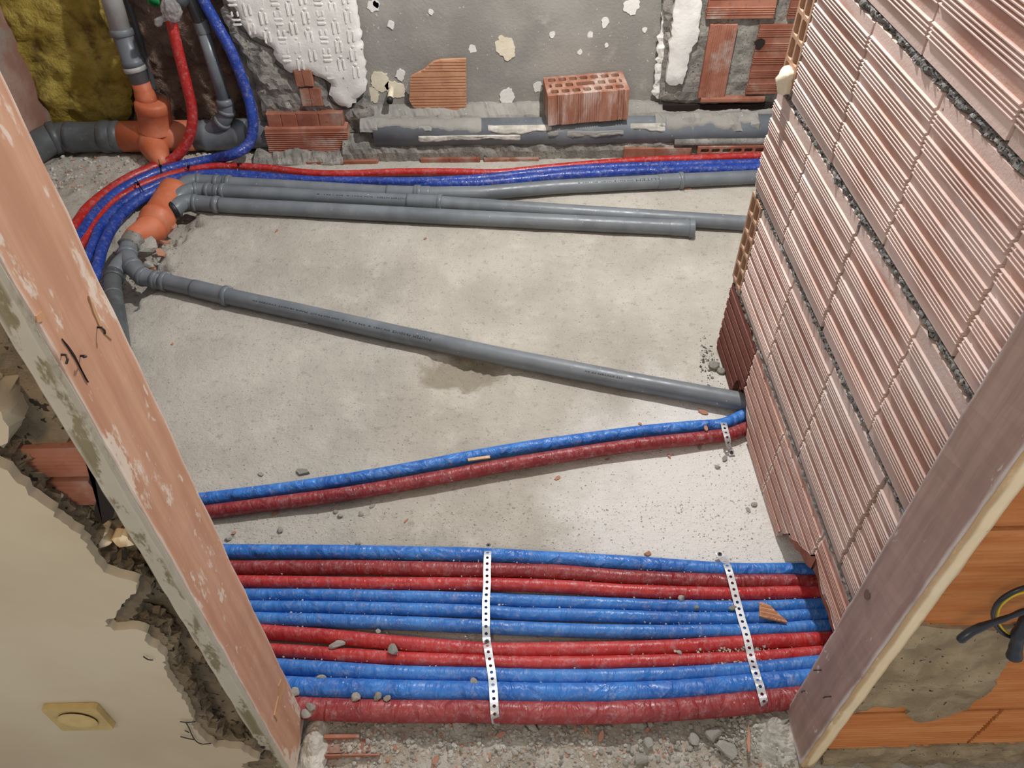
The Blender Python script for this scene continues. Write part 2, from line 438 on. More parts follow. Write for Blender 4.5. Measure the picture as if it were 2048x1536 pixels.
def cylinder_z(V, Fc, c, r, h, segs=10, axis=(0,0,1)):
    ax = Vector(axis).normalized(); t = Vector((1,0,0)) if abs(ax.x) < .9 else Vector((0,1,0)); e1 = ax.cross(t).normalized(); e2 = ax.cross(e1); n = len(V); c = Vector(c)
    for k in (0, 1):
        for i in range(segs):
            a = 2*PI*i/segs; V.append(c + ax*h*k + e1*r*math.cos(a) + e2*r*math.sin(a))
    for i in range(segs): Fc.append((n+i, n+(i+1)%segs, n+segs+(i+1)%segs, n+segs+i))
    Fc.append(tuple(range(n+segs, n+2*segs))); Fc.append(tuple(range(n, n+segs))[::-1])
def rough_strip(name, a, b, wdir, out, width, depth, mat, parent, step=.005, nw=5, amp=.006, seed=0, **kw):
    """crumbly mortar bead from a to b"""
    a, b, wdir, out = Vector(a), Vector(b), Vector(wdir), Vector(out); n = max(2, int((b-a).length/step)); V = []; Fc = []
    for i in range(n+1):
        p = a.lerp(b, i/n)
        for k in range(nw):
            t = k/(nw-1)-.5; q = p + wdir*width*t*(1+.5*nz(p+wdir*k, 40, seed, 2))
            h = depth*(1-(2*t)**2) + amp*nz(q, 90, seed+3, 3) if 0 < k < nw-1 else -.012
            V.append(q + out*h)
    for i in range(n):
        for k in range(nw-1):
            q = i*nw+k; Fc.append((q, q+1, q+nw+1, q+nw))
    return fix_normals(mk(name, V, Fc, mat, parent, smooth=False, **kw))
def fpoly(pix, Y): return [(WY(u, v, Y).x, WY(u, v, Y).z) for u, v in pix]
def toY(Yb): return lambda a, b, h: (a, Yb-h, b)              # sheet on a wall facing the camera side
def toX(Xb): return lambda a, b, h: (Xb-h, a, b)
def dseg(p, a, b):
    d = b-a; t = max(0, min(1, (p-a).dot(d)/d.dot(d))); return (p-a-d*t).length

# ================================================================== the setting
# ---- floor
trench = [F(350,372), F(345,394), F(303,458), F(262,490), F(248,525), F(225,575)]
trench = [Vector((p.x, p.y)) for p in trench]
def floor_h(x, y):
    h = .0022*nz((x,y,0), 6, 1) + .0012*nz((x,y,0), 28, 2)
    e_ = 1-math.hypot((x+.115)/.15, (y-1.612)/.078)+.35*nz((x,y,0), 14, 5); h -= .016*min(1, max(0, e_*3.5))*(1+.5*nz((x,y,0), 40, 5))
    p = Vector((x, y)); d = min(dseg(p, a, b) for a, b in zip(trench, trench[1:])) if x < -.85 and y > 1.7 else 9
    d += .045*nz((x,y,0), 12, 3)
    if d < .16: h -= .052*min(1, max(0, (.145-d)/.05)) + .008*nz((x,y,0), 40, 4)
    if x < -1.05 and y > 2.55: h += .012*nz((x,y,1), 18, 6)
    if y < .69: h += (-.010+.010*nz((x,y,0), 22, 8, 5))*min(1, (.69-y)/.05)
    return h
nx, ny = 300, 250; x0, x1, y0, y1 = -1.84, 1.75, .15, 3.1
V = []; Fc = []
for j in range(ny+1):
    for i in range(nx+1):
        x = x0+(x1-x0)*i/nx; y = y0+(y1-y0)*j/ny; V.append((x, y, floor_h(x, y)))
for j in range(ny):
    for i in range(nx):
        a = j*(nx+1)+i; Fc.append((a, a+1, a+nx+2, a+nx+1))
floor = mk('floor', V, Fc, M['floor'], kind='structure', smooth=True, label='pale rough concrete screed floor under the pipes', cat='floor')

# ---- back wall: grey plastered panel with its base ledge
wb = patch('wall_back', [(-.62,.0),(1.75,.0),(1.75,1.5),(-.62,1.5)], toY(3.09), .11, .045, M['plaster_grey'],
           hf=lambda a, b: .004*nz((a,b,0), 5, 1)+.002*nz((a,b,0), 22, 2), edge=.02, kind='structure',
           label='grey plastered back wall with patches of old tile adhesive and brick', cat='wall')
# shaft behind the risers
V = []; Fc = []; boxvf((-1.84,3.10,-.02), (-.60,3.16,1.5), V, Fc)
mk('shaft_back', V, Fc, M['mortar'], wb)
# white plastered piers left and right of the panel (old tile bed, stands proud)
pier = [(455,0),(472,25),(483,52),(502,77),(529,82),(543,96),(557,128),(581,149),(605,144),(622,149),(639,156),(662,170),(658,191),(671,208),(696,219),(718,197),(732,183),(729,137),(721,77),(714,27),(706,-20),(690,-160),(640,-260),(420,-260),(440,-90)]
pier_o = patch('tile_bed', fpoly(pier, 2.90), toY(2.935), .035, .022, M['plaster_white'], hf=lambda a, b: .004*nz((a,b,0), 18, 3), jag=(.012,.012), seed=3, parent=wb, edge=.012, label='white old tile bed with embossed comb pattern')
# comb imprint of the removed tiles: small raised bars and loops
V = []; Fc = []
rng = random.Random(4)
def bar(x, z, wdt, hgt, y=2.901):
    n = len(V); P = rrect(x, z, x+wdt, z+hgt, min(wdt,hgt)*.35)
    for a, b in P: V.append((a, y, b))
    c = (x+wdt/2, z+hgt/2)
    for a, b in P: V.append((a+(c[0]-a)*.25, y-.0034, b+(c[1]-b)*.12))
    for i in range(8): Fc.append((n+i, n+(i+1)%8, n+8+(i+1)%8, n+8+i))
    Fc.append(tuple(range(n+8, n+16)))
zt = WY(600,0,2.9).z
for cx in range(9):
    for rz in range(8):
        x = -.93+cx*.05; z = .30+rz*.066+(.03 if cx%3 == 1 else 0)
        px = (x+.93)/.45
        if z < .36+.26*max(0,(.45-px)) - .10*px or z > .9: continue
        if cx%3 == 0: bar(x, z, .034, .007); bar(x, z+.016, .034, .007); bar(x+.004, z+.03, .007, .018); bar(x+.024, z+.03, .007, .018)
        else: bar(x+.002, z, .0075, .048); bar(x+.020, z+.004, .0075, .040); bar(x+.010, z+.050, .012, .007)
fix_normals(mk('comb_imprint', V, Fc, M['plaster_white'], wb, kind='stuff'))
# return edge of the left pier and flaked strip
V = []; Fc = []; boxvf((-.955,2.937,.12), (-.487,2.99,1.5), V, Fc); mk('pier_core', V, Fc, M['mortar'], wb)
# rough mortar under the left pier
pm = [(478,60),(500,80),(545,100),(560,140),(620,155),(650,165),(655,195),(690,222),(735,190),(745,240),(770,330),(700,345),(560,335),(540,300),(530,235),(512,170),(490,120),(460,70),(440,20),(450,10)]
patch('render_coat', fpoly(pm, 2.92), toY(2.945), .03, .016, M['mortar'], hf=lambda a, b: .016*nz((a,b,0), 14, 5)+.008*nz((a,b,0), 45, 6), jag=(.02,.02), seed=5, parent=wb, edge=.02, smooth=False)
rp = [(1345,-120),(1410,-120),(1404,20),(1400,50),(1396,85),(1380,110),(1376,140),(1366,172),(1340,172),(1332,165),(1342,80),(1352,0)]
patch('tile_bed', fpoly(rp, 2.90), toY(2.935), .035, .022, M['plaster_white'], hf=lambda a, b: .004*nz((a,b,0), 18, 9), jag=(.012,.01), seed=9, parent=wb, label='narrow white strip of old tile bed beside the red bricks')
rm = [(1325,-120),(1700,-120),(1660,205),(1540,207),(1420,210),(1330,205),(1318,200),(1330,100)]
patch('render_coat', fpoly(rm, 2.93), toY(2.96), .03, .02, M['mortar'], hf=lambda a, b: .008*nz((a,b,0), 20, 7), jag=(.02,.012), seed=11, parent=wb, smooth=False)
# flaky return of the right strip
fl = [(1330,-60),(1352,-60),(1350,0),(1342,90),(1335,165),(1322,205),(1305,190),(1312,120),(1324,40)]
patch('paint_edge', fpoly(fl, 2.955), toY(2.965), .015, .014, M['plaster_white'], hf=lambda a, b: .008*nz((a,b,0), 40, 8), jag=(.01,.012), seed=12, parent=wb, smooth=False)
# brickwork laid open in the back wall
def wbrick(px, Yf, rib, mat=M['brick_red'], pr=None, T=.05, seed=0):
    (ua, va), (ub, vb) = px; a = WY(ua, vb, Yf); b = WY(ub, va, Yf); L = b.x-a.x; H = b.z-a.z
    if rib == 'h': return ribbed('brick', (a.x, Yf, a.z), (1,0,0), (0,0,1), (0,-1,0), L, H, T, mat, wb, pr=pr or prof(H, .012, max(1,int(H/.045)), 4, .003, .0075), seed=seed)
    return ribbed('brick', (a.x, Yf, a.z), (0,0,1), (1,0,0), (0,-1,0), H, L, T, mat, wb, pr=pr or prof(L, .012, max(1,int(L/.05)), 4, .003, .008), seed=seed)
flat = lambda H: [(0,0),(.004,.003),(H*.45,.003),(H*.47,.0),(H*.5,.003),(H-.004,.003),(H,0)]
wbrick(((542,262),(694,318)), 2.865, 'h', pr=prof(.125, .012, 3, 4, .0035, .0082), T=.06, seed=1)
def flatbrick(px, Yf, T=.05, seed=0):
    (ua, va), (ub, vb) = px; a = WY(ua, vb, Yf); b = WY(ub, va, Yf)
    return ribbed('brick', (a.x, Yf, a.z), (0,0,1), (1,0,0), (0,-1,0), b.z-a.z, b.x-a.x, T, M['brick_red'], wb, pr=flat(b.x-a.x), seed=seed)
flatbrick(((538,228),(592,258)), 2.89, seed=2); flatbrick(((596,226),(684,254)), 2.89, seed=3)
flatbrick(((592,140),(622,172)), 2.90, .03, 4); flatbrick(((604,176),(640,212)), 2.905, .03, 5)
flatbrick(((616,322),(756,340)), 2.808, seed=6); flatbrick(((842,316),(960,336)), 2.808, seed=7); flatbrick(((968,317),(1078,336)), 2.808, seed=8)
flatbrick(((1246,296),(1384,318)), 2.808, seed=9); flatbrick(((800,330),(838,346)), 2.808, seed=10)
wbrick(((1412,-60),(1568,38)), 2.915, 'h', seed=11); wbrick(((1575,-60),(1668,38)), 2.915, 'h', seed=12)
wbrick(((1396,50),(1476,196)), 2.915, 'v', seed=13); wbrick(((1492,50),(1600,188)), 2.915, 'h', M['brick_red'], seed=14)
wbrick(((1400,196),(1530,206)), 2.91, 'h', pr=[(0,0),(.005,.003),(.015,.003),(.02,0)], seed=15)
# knocked hole in that brick
V = []; Fc = []; c = WY(1519, 88, 2.911); n = 9
for i in range(n):
    a = 2*PI*i/n; V.append((c.x+.019*math.cos(a)*(1+.3*math.sin(3*a)), 2.9105, c.z+.021*math.sin(a)))
Fc.append(tuple(range(n))); mk('knocked_hole', V, Fc, M['crack'], wb)
# black gap above the pipe, right
V = []; Fc = []; a = WY(1325,222,2.925); b = WY(1700,206,2.925); boxvf((a.x,2.925,a.z), (b.x,2.94,b.z), V, Fc); mk('gap', V, Fc, M['crack'], wb)
# hollow brick row at the foot (right)
a = WY(1394, 310, 2.795); b = WY(1560, 292, 2.795); holes = []
for i in range(8):
    x = a.x+.012+i*.043; holes.append(rrect(x, a.z+.008, x+.032, b.z-.008))
holed('brick', [(a.x,a.z),(b.x+.05,a.z),(b.x+.05,b.z),(a.x,b.z)], holes, lambda p, q, h: (p, 2.795-h, q), .03, M['brick_red'], wb)
# foot ledge of mortar: above and below the embedded pipe
PY_, PZ_ = 2.865, .098
def ledge(name, xa, xb, yz, amp, seed, mat=M['mortar']):
    V = []; Fc = []; n = int((xb-xa)/.012); m = len(yz)
    for i in range(n+1):
        x = xa+(xb-xa)*i/n
        for k, (y, z) in enumerate(yz):
            e = nz((x,y,z), 16, seed)*amp + nz((x,y,z), 50, seed+1)*amp*.55
            V.append((x, y-e*.7, max(-.02, z+e)))
    for i in range(n):
        for k in range(m-1): q = i*m+k; Fc.append((q, q+m, q+m+1, q+1))
    return fix_normals(mk(name, V, Fc, mat, wb, smooth=False))
ledge('mortar_ledge', -.50, 1.6, [(2.99,.162),(2.96,.163),(2.94,.155),(2.92,.138),(2.905,.11),(2.90,.08)], .010, 3, M['plaster_grey'])
ledge('mortar_ledge', -.60, .80, [(2.90,.085),(2.862,.075),(2.84,.068),(2.825,.052),(2.82,.035),(2.822,.0),(2.85,-.02)], .011, 6)
ledge('mortar_ledge', .55, 1.1, [(2.92,.08),(2.85,.072),(2.82,.05),(2.815,.02),(2.83,-.02)], .010, 9)
ledge('mortar_ledge', .62, 1.02, [(2.90,.152),(2.87,.158),(2.845,.150),(2.825,.13),(2.818,.105),(2.83,.09)], .012, 12, M['plaster_grey'])
ledge('mortar_ledge', -.52,-.16, [(2.90,.150),(2.872,.154),(2.85,.149),(2.83,.135),(2.823,.125)], .010, 15, M['plaster_grey'])
ledge('mortar_ledge', -.95,-.60, [(2.93,.03),(2.88,.03),(2.85,.028),(2.82,.02),(2.80,.005),(2.80,-.02)], .014, 18)
# flakes of white paint left on the grey panel
for i, (u, v, s) in enumerate([(745,12,10),(782,50,7),(752,8,6),(945,98,8),(1012,96,20),(1264,14,14),(1210,45,8),(1180,70,6),(1105,70,6),(1213,92,4),(1014,195,16),(1075,175,10),(910,42,4),(1290,60,5),(760,165,20),(790,180,18),(745,190,14),(800,150,10),(820,178,10),(1160,105,5),(862,25,5)]):
    c = WY(u, v, 2.975); r = s*.0021; rng = random.Random(i)
    P = [(c.x+r*math.cos(2*PI*k/9)*rng.uniform(.7,1.15), c.z+r*1.1*math.sin(2*PI*k/9)*rng.uniform(.7,1.15)) for k in range(9)]
    patch('paint_flake', P, toY(2.985), .0075, .012, M['foam'] if i in (4,14,15,16) else M['plaster_white'], jag=(.006,.008), seed=i, parent=wb, edge=0)

# ---- left side wall of the shaft, far left
wl = patch('wall_left', [(.66,-.02),(3.1,-.02),(3.1,1.5),(.66,1.5)], lambda a, b, h: (-1.86+h, a, b), .06, .09,
           rough_mat('pinkish_plaster', srgb(150,112,98), srgb(168,140,126), 7, .9, .7, 60, dust=(srgb(150,142,132),6,.5,.2)), kind='structure', label='pinkish plastered side wall in the far left corner', cat='wall')

# ---- partition wall of ribbed hollow bricks (right)
wr = empty('wall_right', (.64,1.2,0), 'partition wall of pink ribbed hollow bricks with dark mortar beds', 'wall', kind='structure')
XF = .6435
core = []; Fc = []
for (ya, yb, za, zb_) in ((.64,1.615,.25,.527),(.64,1.70,.527,.79),(.64,1.615,.79,1.068),(.64,1.70,1.068,1.62)):
    boxvf((.656,ya,za), (.728,yb,zb_), core, Fc)
mk('mortar_core', core, Fc, M['mortar_dark'], wr)
def interp(P):
    P = sorted(P)
    def f(y):
        if y <= P[0][0]: return P[0][1]
        for (a, b), (c, d) in zip(P, P[1:]):
            if y <= c: return b+(d-b)*(y-a)/max(1e-6, c-a)
        return P[-1][1]
    return f
courses = [(.257,.519,[(1.348,1.618),(1.075,1.341),(.802,1.068),(.60,.795)]),
           (.535,.783,[(1.455,1.704),(1.167,1.447),(.895,1.160),(.62,.887)]),
           (.800,1.060,[(1.348,1.618),(1.072,1.341),(.799,1.065),(.60,.792)]),
           (1.078,1.338,[(1.455,1.704),(1.171,1.447),(.898,1.163),(.62,.890)]),
           (1.352,1.60,[(1.348,1.704),(1.072,1.341),(.799,1.065),(.60,.792)])]
rng = random.Random(11); k = 0
for ci, (za, zb_, bl) in enumerate(courses):
    for (ya, yb) in bl:
        k += 1; dx = rng.uniform(-.0015,.0015); ng = 5 if ci%2 else 6
        nrm = 4
        pr = prof(zb_-za, .024 if ci%2 else .02, ng, nrm, .0042, .0066)
        b_ = ribbed('brick', (XF+dx, ya+rng.uniform(0,.002), za+rng.uniform(-.002,.002)), (0,1,0), (0,0,1), (-1,0,0), yb-ya, zb_-za, .085, M['brick_pink'], wr, pr=pr, seed=k, ncol=3)
# lowest course: a darker brick at the far end, then paler ones broken away over the pipes
bc = [('brick',1.432,1.700,M['brick_dark'],interp([(1.432,.082),(1.445,.082),(1.452,.074),(1.470,.085),(1.484,.078),(1.496,.05),(1.502,.0),(1.72,0)]),'dark brick notched over the grey pipe'),
      ('brick',1.163,1.426,M['brick_pink'],interp([(1.16,0),(1.30,0),(1.33,.018),(1.345,.05),(1.37,.06),(1.39,.085),(1.405,.095),(1.43,.10)]),None),
      ('brick',.884,1.157,M['brick_pink'],interp([(.88,.158),(.895,.150),(.905,.141),(.915,.133),(.93,.121),(.945,.116),(.96,.098),(.979,.083),(.99,.083),(1.0,.062),(1.018,.052),(1.027,.029),(1.034,.0),(1.2,0)]),'brick broken away above the tubes'),
      ('brick',.60,.877,M['brick_pink'],interp([(.60,.14),(.66,.15),(.73,.149),(.76,.158),(.78,.155),(.80,.150),(.819,.155),(.84,.168),(.86,.175),(.88,.178)]),'brick broken away above the tubes')]
for i, (nm, ya, yb, m_, zf, lb) in enumerate(bc):
    b_ = ribbed(nm, (XF,ya,0), (0,1,0), (0,0,1), (-1,0,0), yb-ya, .240, .085, m_, wr, pr=prof(.24,.016,6,4,.0036,.0062), zb=lambda u, ya=ya, zf=zf: zf(ya+u), ncol=56, shell=.012, seed=40+i, label=lb)
    ya2, yb2 = ya+.004, yb-.004                                   # inner web and rear shell of the hollow block
    for xw, dz, kz in ((.657,.02,.66),(.684,.02,.30),(.722,.012,.2)):
        n = 24; V = []; Fc = []
        for j in range(n+1):
            y = ya2+(yb2-ya2)*j/n; z = min(.23, max(.036 if zf(y) > .02 else 0, zf(y)*kz+dz*nz((y,xw,0),14,i)))
            for x in (xw, xw+.007):
                V += [(x,y,max(0,z)), (x,y,.238)]
        for j in range(n):
            q = j*4; Fc += [(q,q+4,q+5,q+1),(q+2,q+3,q+7,q+6),(q,q+2,q+6,q+4)]
        fix_normals(mk('inner_web', V, Fc, M['brick_red'], b_))
# end headers of the return wall, showing their cells
def header(z0, z1, ya=1.626, yb=1.708):
    holes = []; nr = 5; t = .008; cw = (yb-ya-3*t)/2; ch = (z1-z0-(nr+1)*t)/nr
    for c in range(2):
        for r in range(nr):
            y = ya+t+c*(cw+t); z = z0+t+r*(ch+t); holes.append(rrect(y, z, y+cw, z+ch, .004))
    holed('brick', [(ya,z0),(yb,z0),(yb,z1),(ya,z1)], holes, lambda p, q, h: (.641-h, p, q), .27, M['clay_core'], wr, label='header brick showing its hollow cells')
header(.258,.520); header(.802,1.060); header(1.352,1.60)
for z0, z1 in ((0,.24),(.535,.783),(1.078,1.338)):
    V = []; Fc = []; boxvf((.732,1.626,z0), (.98,1.704,z1), V, Fc); mk('brick', V, Fc, M['brick_pink'], wr)
# crumbly beds
for i, (z, ya, yb) in enumerate(((.248,.62,1.70),(.527,.62,1.70),(.791,.62,1.70),(1.069,.62,1.70),(1.345,.62,1.70))):
    rough_strip('mortar_bed', (.6455,ya,z), (.6455,yb,z), (0,0,1), (-1,0,0), .019, .002, M['mortar_dark'] if i else M['mortar'], wr, amp=.008, seed=i*5)
for (z0, z1) in ((.26,.52),(.80,1.06)):
    rough_strip('mortar_bed', (.6465,1.622,z0), (.6465,1.622,z1), (0,1,0), (-1,0,0), .012, .003, M['mortar_dark'], wr, amp=.008, seed=31)
# lumps of mortar pressed out at some joints
for i, (u, v) in enumerate(((1868,190),(1880,225),(2000,318),(1765,500),(1770,960),(1785,1000),(1690,1185),(1560,950),(1715,455))):
    c = WX(u, v, .641); P = [(c.y+.009*math.cos(2*PI*q/8), c.z+.012*math.sin(2*PI*q/8)) for q in range(8)]
    patch('mortar_lump', P, toX(.648), .004, .006, M['mortar_dark'], hf=lambda a, b: .012*nz((a,b,0),60,2), jag=(.005,.006), seed=i, parent=wr, smooth=False)

# ---- door wall, left: plaster coat over rough masonry
wf = patch('wall_front_left', [(-1.4,-.02),(-.425,-.02),(-.425,1.75),(-1.4,1.75)], toY(.64), .099, .020, M['mortar_brown'],
           hf=lambda a, b: .006*nz((a,b,0), 9, 2)+.005*nz((a,b,0), 30, 4), edge=.01, kind='structure', smooth=False,
           label='door wall with its plaster hacked away beside the left jamb', cat='wall')
pl = [(-500,780),(-120,900),(-40,915),(0,936),(30,958),(69,998),(119,1040),(173,1089),(188,1121),(208,1144),(247,1158),(272,1166),(275,1183),(247,1205),(231,1227),(209,1253),(240,1261),(272,1259),(294,1267),(291,1286),(331,1314),(327,1333),(344,1367),(372,1405),(387,1436),(386,1455),(406,1477),(431,1495),(481,1498),(519,1519),(484,1527),(500,1560),(540,1610),(560,1680)]
P = fpoly(pl, .50); P = [p for p in P if p[0] > -1.4] + [(P[-1][0], -.0), (-1.4,-.0), (-1.4, P[0][1])]
patch('plaster_coat', P, toY(.512), .012, .03, M['plaster_beige'], hf=lambda a, b: .0010*nz((a,b,0), 6, 3), jag=(.006,.006), seed=21, edge=0, parent=wf, label='smooth beige plaster coat')
pl2 = [(-500,770),(-60,890),(0,905),(36,940),(80,990),(128,1028),(180,1072),(200,1108),(222,1132),(285,1150),(306,1180),(282,1206),(268,1240),(306,1250),(340,1286),(352,1326),(372,1366),(404,1414),(416,1452),(452,1476),(508,1490),(545,1525),(540,1560),(560,1690)]
P = fpoly(pl2, .512); P = [p for p in P if p[0] > -1.4] + [(P[-1][0], .0), (-1.4,.0), (-1.4, P[0][1])]
patch('undercoat', P, toY(.540), .028, .03, M['mortar_brown'], hf=None, jag=(.005,.009), seed=22, edge=0, srows=4, parent=wf, smooth=False, label='rough grey undercoat below the plaster')
pl3 = [(-200,760),(-60,800),(0,824),(17,854),(15,874),(0,891),(-60,885),(-260,840)]
patch('plaster_coat', fpoly(pl3, .50), toY(.56), .06, .02, M['plaster_beige'], jag=(.008,.006), seed=23, edge=0, srows=4, parent=wf)
# old brick and filling foam seen in the hacked recess
def frecess(px, Yf, m_, rib=True, seed=0):
    (ua, va), (ub, vb) = px; a = WY(ua, vb, Yf); b = WY(ub, va, Yf); H = b.z-a.z; L = b.x-a.x
    ribbed('brick', (a.x,Yf,a.z), (1,0,0), (0,0,1), (0,-1,0), L, H, .04, m_, wf, pr=prof(H,.008,2,4,.002,.006) if rib else None, seed=seed, ncol=6, jag=.004)
frecess(((60,895),(178,955)), .532, M['brick_red'], True, 1)
frecess(((84,962),(186,1012)), .532, M['brick_red'], True, 2)
for i, (u, v, s) in enumerate(((130,1025,13),(150,1032,12),(110,990,7),(196,1062,10),(205,1080,9),(250,1078,11),(72,968,5),(215,1122,6))):
    c = WY(u, v, .53); r = s*.0011; rr = random.Random(i+50)
    P = [(c.x+r*math.cos(2*PI*q/9)*rr.uniform(.6,1.3), c.z+r*math.sin(2*PI*q/9)*rr.uniform(.6,1.2)) for q in range(9)]
    patch('filler', P, toY(.545), .026, .006, M['foam'] if i < 3 else M['wood_edge'], hf=lambda a, b: .006*nz((a,b,0), 60, 3), jag=(.004,.004), seed=i+60, parent=wf, edge=.008)
V = []; Fc = []; a = WY(168,975,.53); b = WY(222,1060,.53)
ring = [(165,905),(185,930),(176,965),(195,990),(186,1030),(205,1050),(226,1035),(232,1010),(206,975),(196,945)]
for u, v in ring: p = WY(u, v, .528); V.append((p.x, .5285, p.z))
Fc.append(tuple(range(len(ring)))); mk('deep_gap', V, Fc, M['crack'], wf)

# ---- door wall, right: bare orange brickwork
wo = patch('wall_front_right', [(.583,-.02),(1.7,-.02),(1.7,1.75),(.583,1.75)], toY(.63), .088, .03, M['mortar_warm'], hf=lambda a, b: .006*nz((a,b,0), 30, 2), edge=.01, kind='structure', smooth=False,
           label='bare orange brick door wall right of the jamb', cat='wall')
def pro(H): return prof(H, .006, max(2,int(H/.028)), 3, .0016, .0085)
for zi, (za, zb_, xs_) in enumerate(((.040,.217,(.588,.843,.852,1.13)),(.226,.508,(.588,.93,.938,1.28)),(.518,.762,(.588,.79,.798,1.15)),(.772,1.03,(.588,.95,.958,1.3)),(1.04,1.30,(.588,.80,.808,1.2)))):
    for a, b in zip(xs_[::2], xs_[1::2]):
        ribbed('brick', (a,.531,za), (1,0,0), (0,0,1), (0,-1,0), b-a, zb_-za, .05, M['brick_warm'], wo, pr=pro(zb_-za), seed=zi)
bl = [(1834,1265),(1850,1262),(1880,1266),(1925,1270),(2005,1272),(2050,1262),(2090,1270),(2060,1310),(2019,1336),(1991,1384),(1946,1426),(1877,1450),(1843,1455),(1818,1443),(1815,1425),(1760,1424),(1722,1432),(1702,1442),(1740,1390),(1790,1322)]
patch('mortar_smear', fpoly(bl, .515), toY(.533), .014, .011, M['mortar_warm'], hf=lambda a, b: .012*nz((a,b,0), 16, 5)+.006*nz((a,b,0), 60, 6), jag=(.009,.01), seed=31, parent=wo, edge=.02, label='rough mortar smeared over the orange bricks')
bl = [(1650,1508),(1760,1505),(1900,1500),(2048,1496),(2100,1490),(2100,1590),(1640,1590)]
patch('mortar_smear', fpoly(bl, .52), toY(.533), .010, .012, M['mortar_warm'], hf=lambda a, b: .008*nz((a,b,0), 40, 5), jag=(.008,.008), seed=32, parent=wo, smooth=False)

# ================================================================== door jambs
def jamb(name, X, sgn, ya, yb, th, mface, medge, label):
    t = empty(name, (X+sgn*th/2, (ya+yb)/2, 0), label, 'door frame')
    def board(nm, xa, xb, y0_, y1_, m_, seed):
        V = []; Fc = []; n = 120; c = .0035
        def edge_pts(p, q):
            p, q = Vector(p), Vector(q); L_ = (q-p).length
            return [p] + ([p.lerp(q, min(.4,.006/L_)), p.lerp(q, .5), p.lerp(q, 1-min(.4,.006/L_))] if L_ > .012 else []) + [q]
        cs = [(xa+c,y0_),(xb-c,y0_),(xb,y0_+c),(xb,y1_-c),(xb-c,y1_),(xa+c,y1_),(xa,y1_-c),(xa,y0_+c)]; prof_ = []
        for k in range(0, 8, 2): prof_ += edge_pts(cs[k], cs[k+1])
        np_ = len(prof_)
        for i in range(n+1):
            z = 2.05*i/n
            for (x, y) in prof_: V.append((x+.0012*nz((x,y,z), 18, seed), y+.0016*nz((x,y,z), 25, seed+2), z))
        for i in range(n):
            for k in range(np_): q = i*np_; Fc.append((q+k, q+(k+1)%np_, q+np_+(k+1)%np_, q+np_+k))
        Fc.append(tuple(range(np_))[::-1]); Fc.append(tuple(range(n*np_, n*np_+np_)))
        return fix_normals(mk(nm, V, Fc, m_, t))
    lo, hi = sorted((X, X+sgn*th))
    b = board('board', lo, hi, ya+.004, yb, mface, 3)
    e = board('front_edge', lo+.0006, hi-.0006, ya, ya+.008, medge, 5)
    return t, b, e
jl, jlb, jle = jamb('door_jamb', -.40, -1, .520, .641, .030, M['wood_l'], M['wood_side'], 'left wooden door jamb with worn pinkish primer and white stains')
jr, jrb, jre = jamb('door_jamb', .555, 1, .520, .629, .028, M['wood_r'], M['wood_edge'], 'right wooden door jamb with brown primer coloured darker for shade and cream front edge')
# split, nail stubs and bare wood in the left jamb
def facemark(nm, pix, X, m_, par, off=.0012):
    V = []; Fc = []; P = [WX(u, v, X) for u, v in pix]; s = 1 if X < 0 else -1; n = len(P)
    for p in P: V.append((X+s*off, p.y, p.z))
    for p in P: V.append((X-s*.002, p.y, p.z))
    Fc.append(tuple(range(n))); Fc += [(i, (i+1)%n, n+(i+1)%n, n+i) for i in range(n)]
    return fix_normals(mk(nm, V, Fc, m_, par))
facemark('split', [(122,677),(134,690),(148,710),(160,735),(170,757),(176,765),(166,748),(152,724),(136,698)], -.40, M['crack'], jlb)
facemark('bare_wood', [(176,592),(186,610),(198,640),(206,658),(218,672),(222,680),(208,668),(196,650),(186,626)], -.40, M['wood_raw'], jlb)
facemark('bare_wood', [(562,1358),(572,1372),(560,1400),(554,1440),(548,1430),(556,1392),(556,1372)], -.40, M['wood_raw'], jlb)
facemark('bare_wood', [(70,632),(82,622),(88,630),(84,642),(74,645)], -.40, M['wood_raw'], jlb)
def nail(par, pix, X, nrm, bend, ln=.02):
    a = WX(pix[0], pix[1], X); p = [a-Vector(nrm)*.004, a+Vector(nrm)*ln*.5, a+Vector(nrm)*ln*.75+Vector(bend)*ln*.5, a+Vector(nrm)*ln*.7+Vector(bend)*ln]
    V, Fc, _ = sweep(catmull(p, .003), .0012, 6); mk('nail', V, Fc, M['iron'], par, smooth=True)
nail(jlb, (160,712), -.40, (1,0,0), (0,-.6,.4), .010); nail(jlb, (194,655), -.40, (1,0,0), (0,-.3,-.7), .009); nail(jlb, (122,710), -.40, (1,0,0), (0,-.9,-.4), .009)
nail(jrb, (1643,1340), .555, (-1,0,0), (0,.3,-.7), .014); nail(jrb, (1663,1393), .555, (-1,0,0), (0,.2,-.8), .014); nail(jrb, (1610,1382), .555, (-1,0,0), (0,-.2,-.3), .008)
facemark('knot', [(1735,1178),(1739,1180),(1741,1186),(1741,1194),(1738,1199),(1734,1200),(1730,1196),(1729,1189),(1731,1182)], .555, plain('wood_knot', srgb(112,92,84), .7), jrb, .0013)

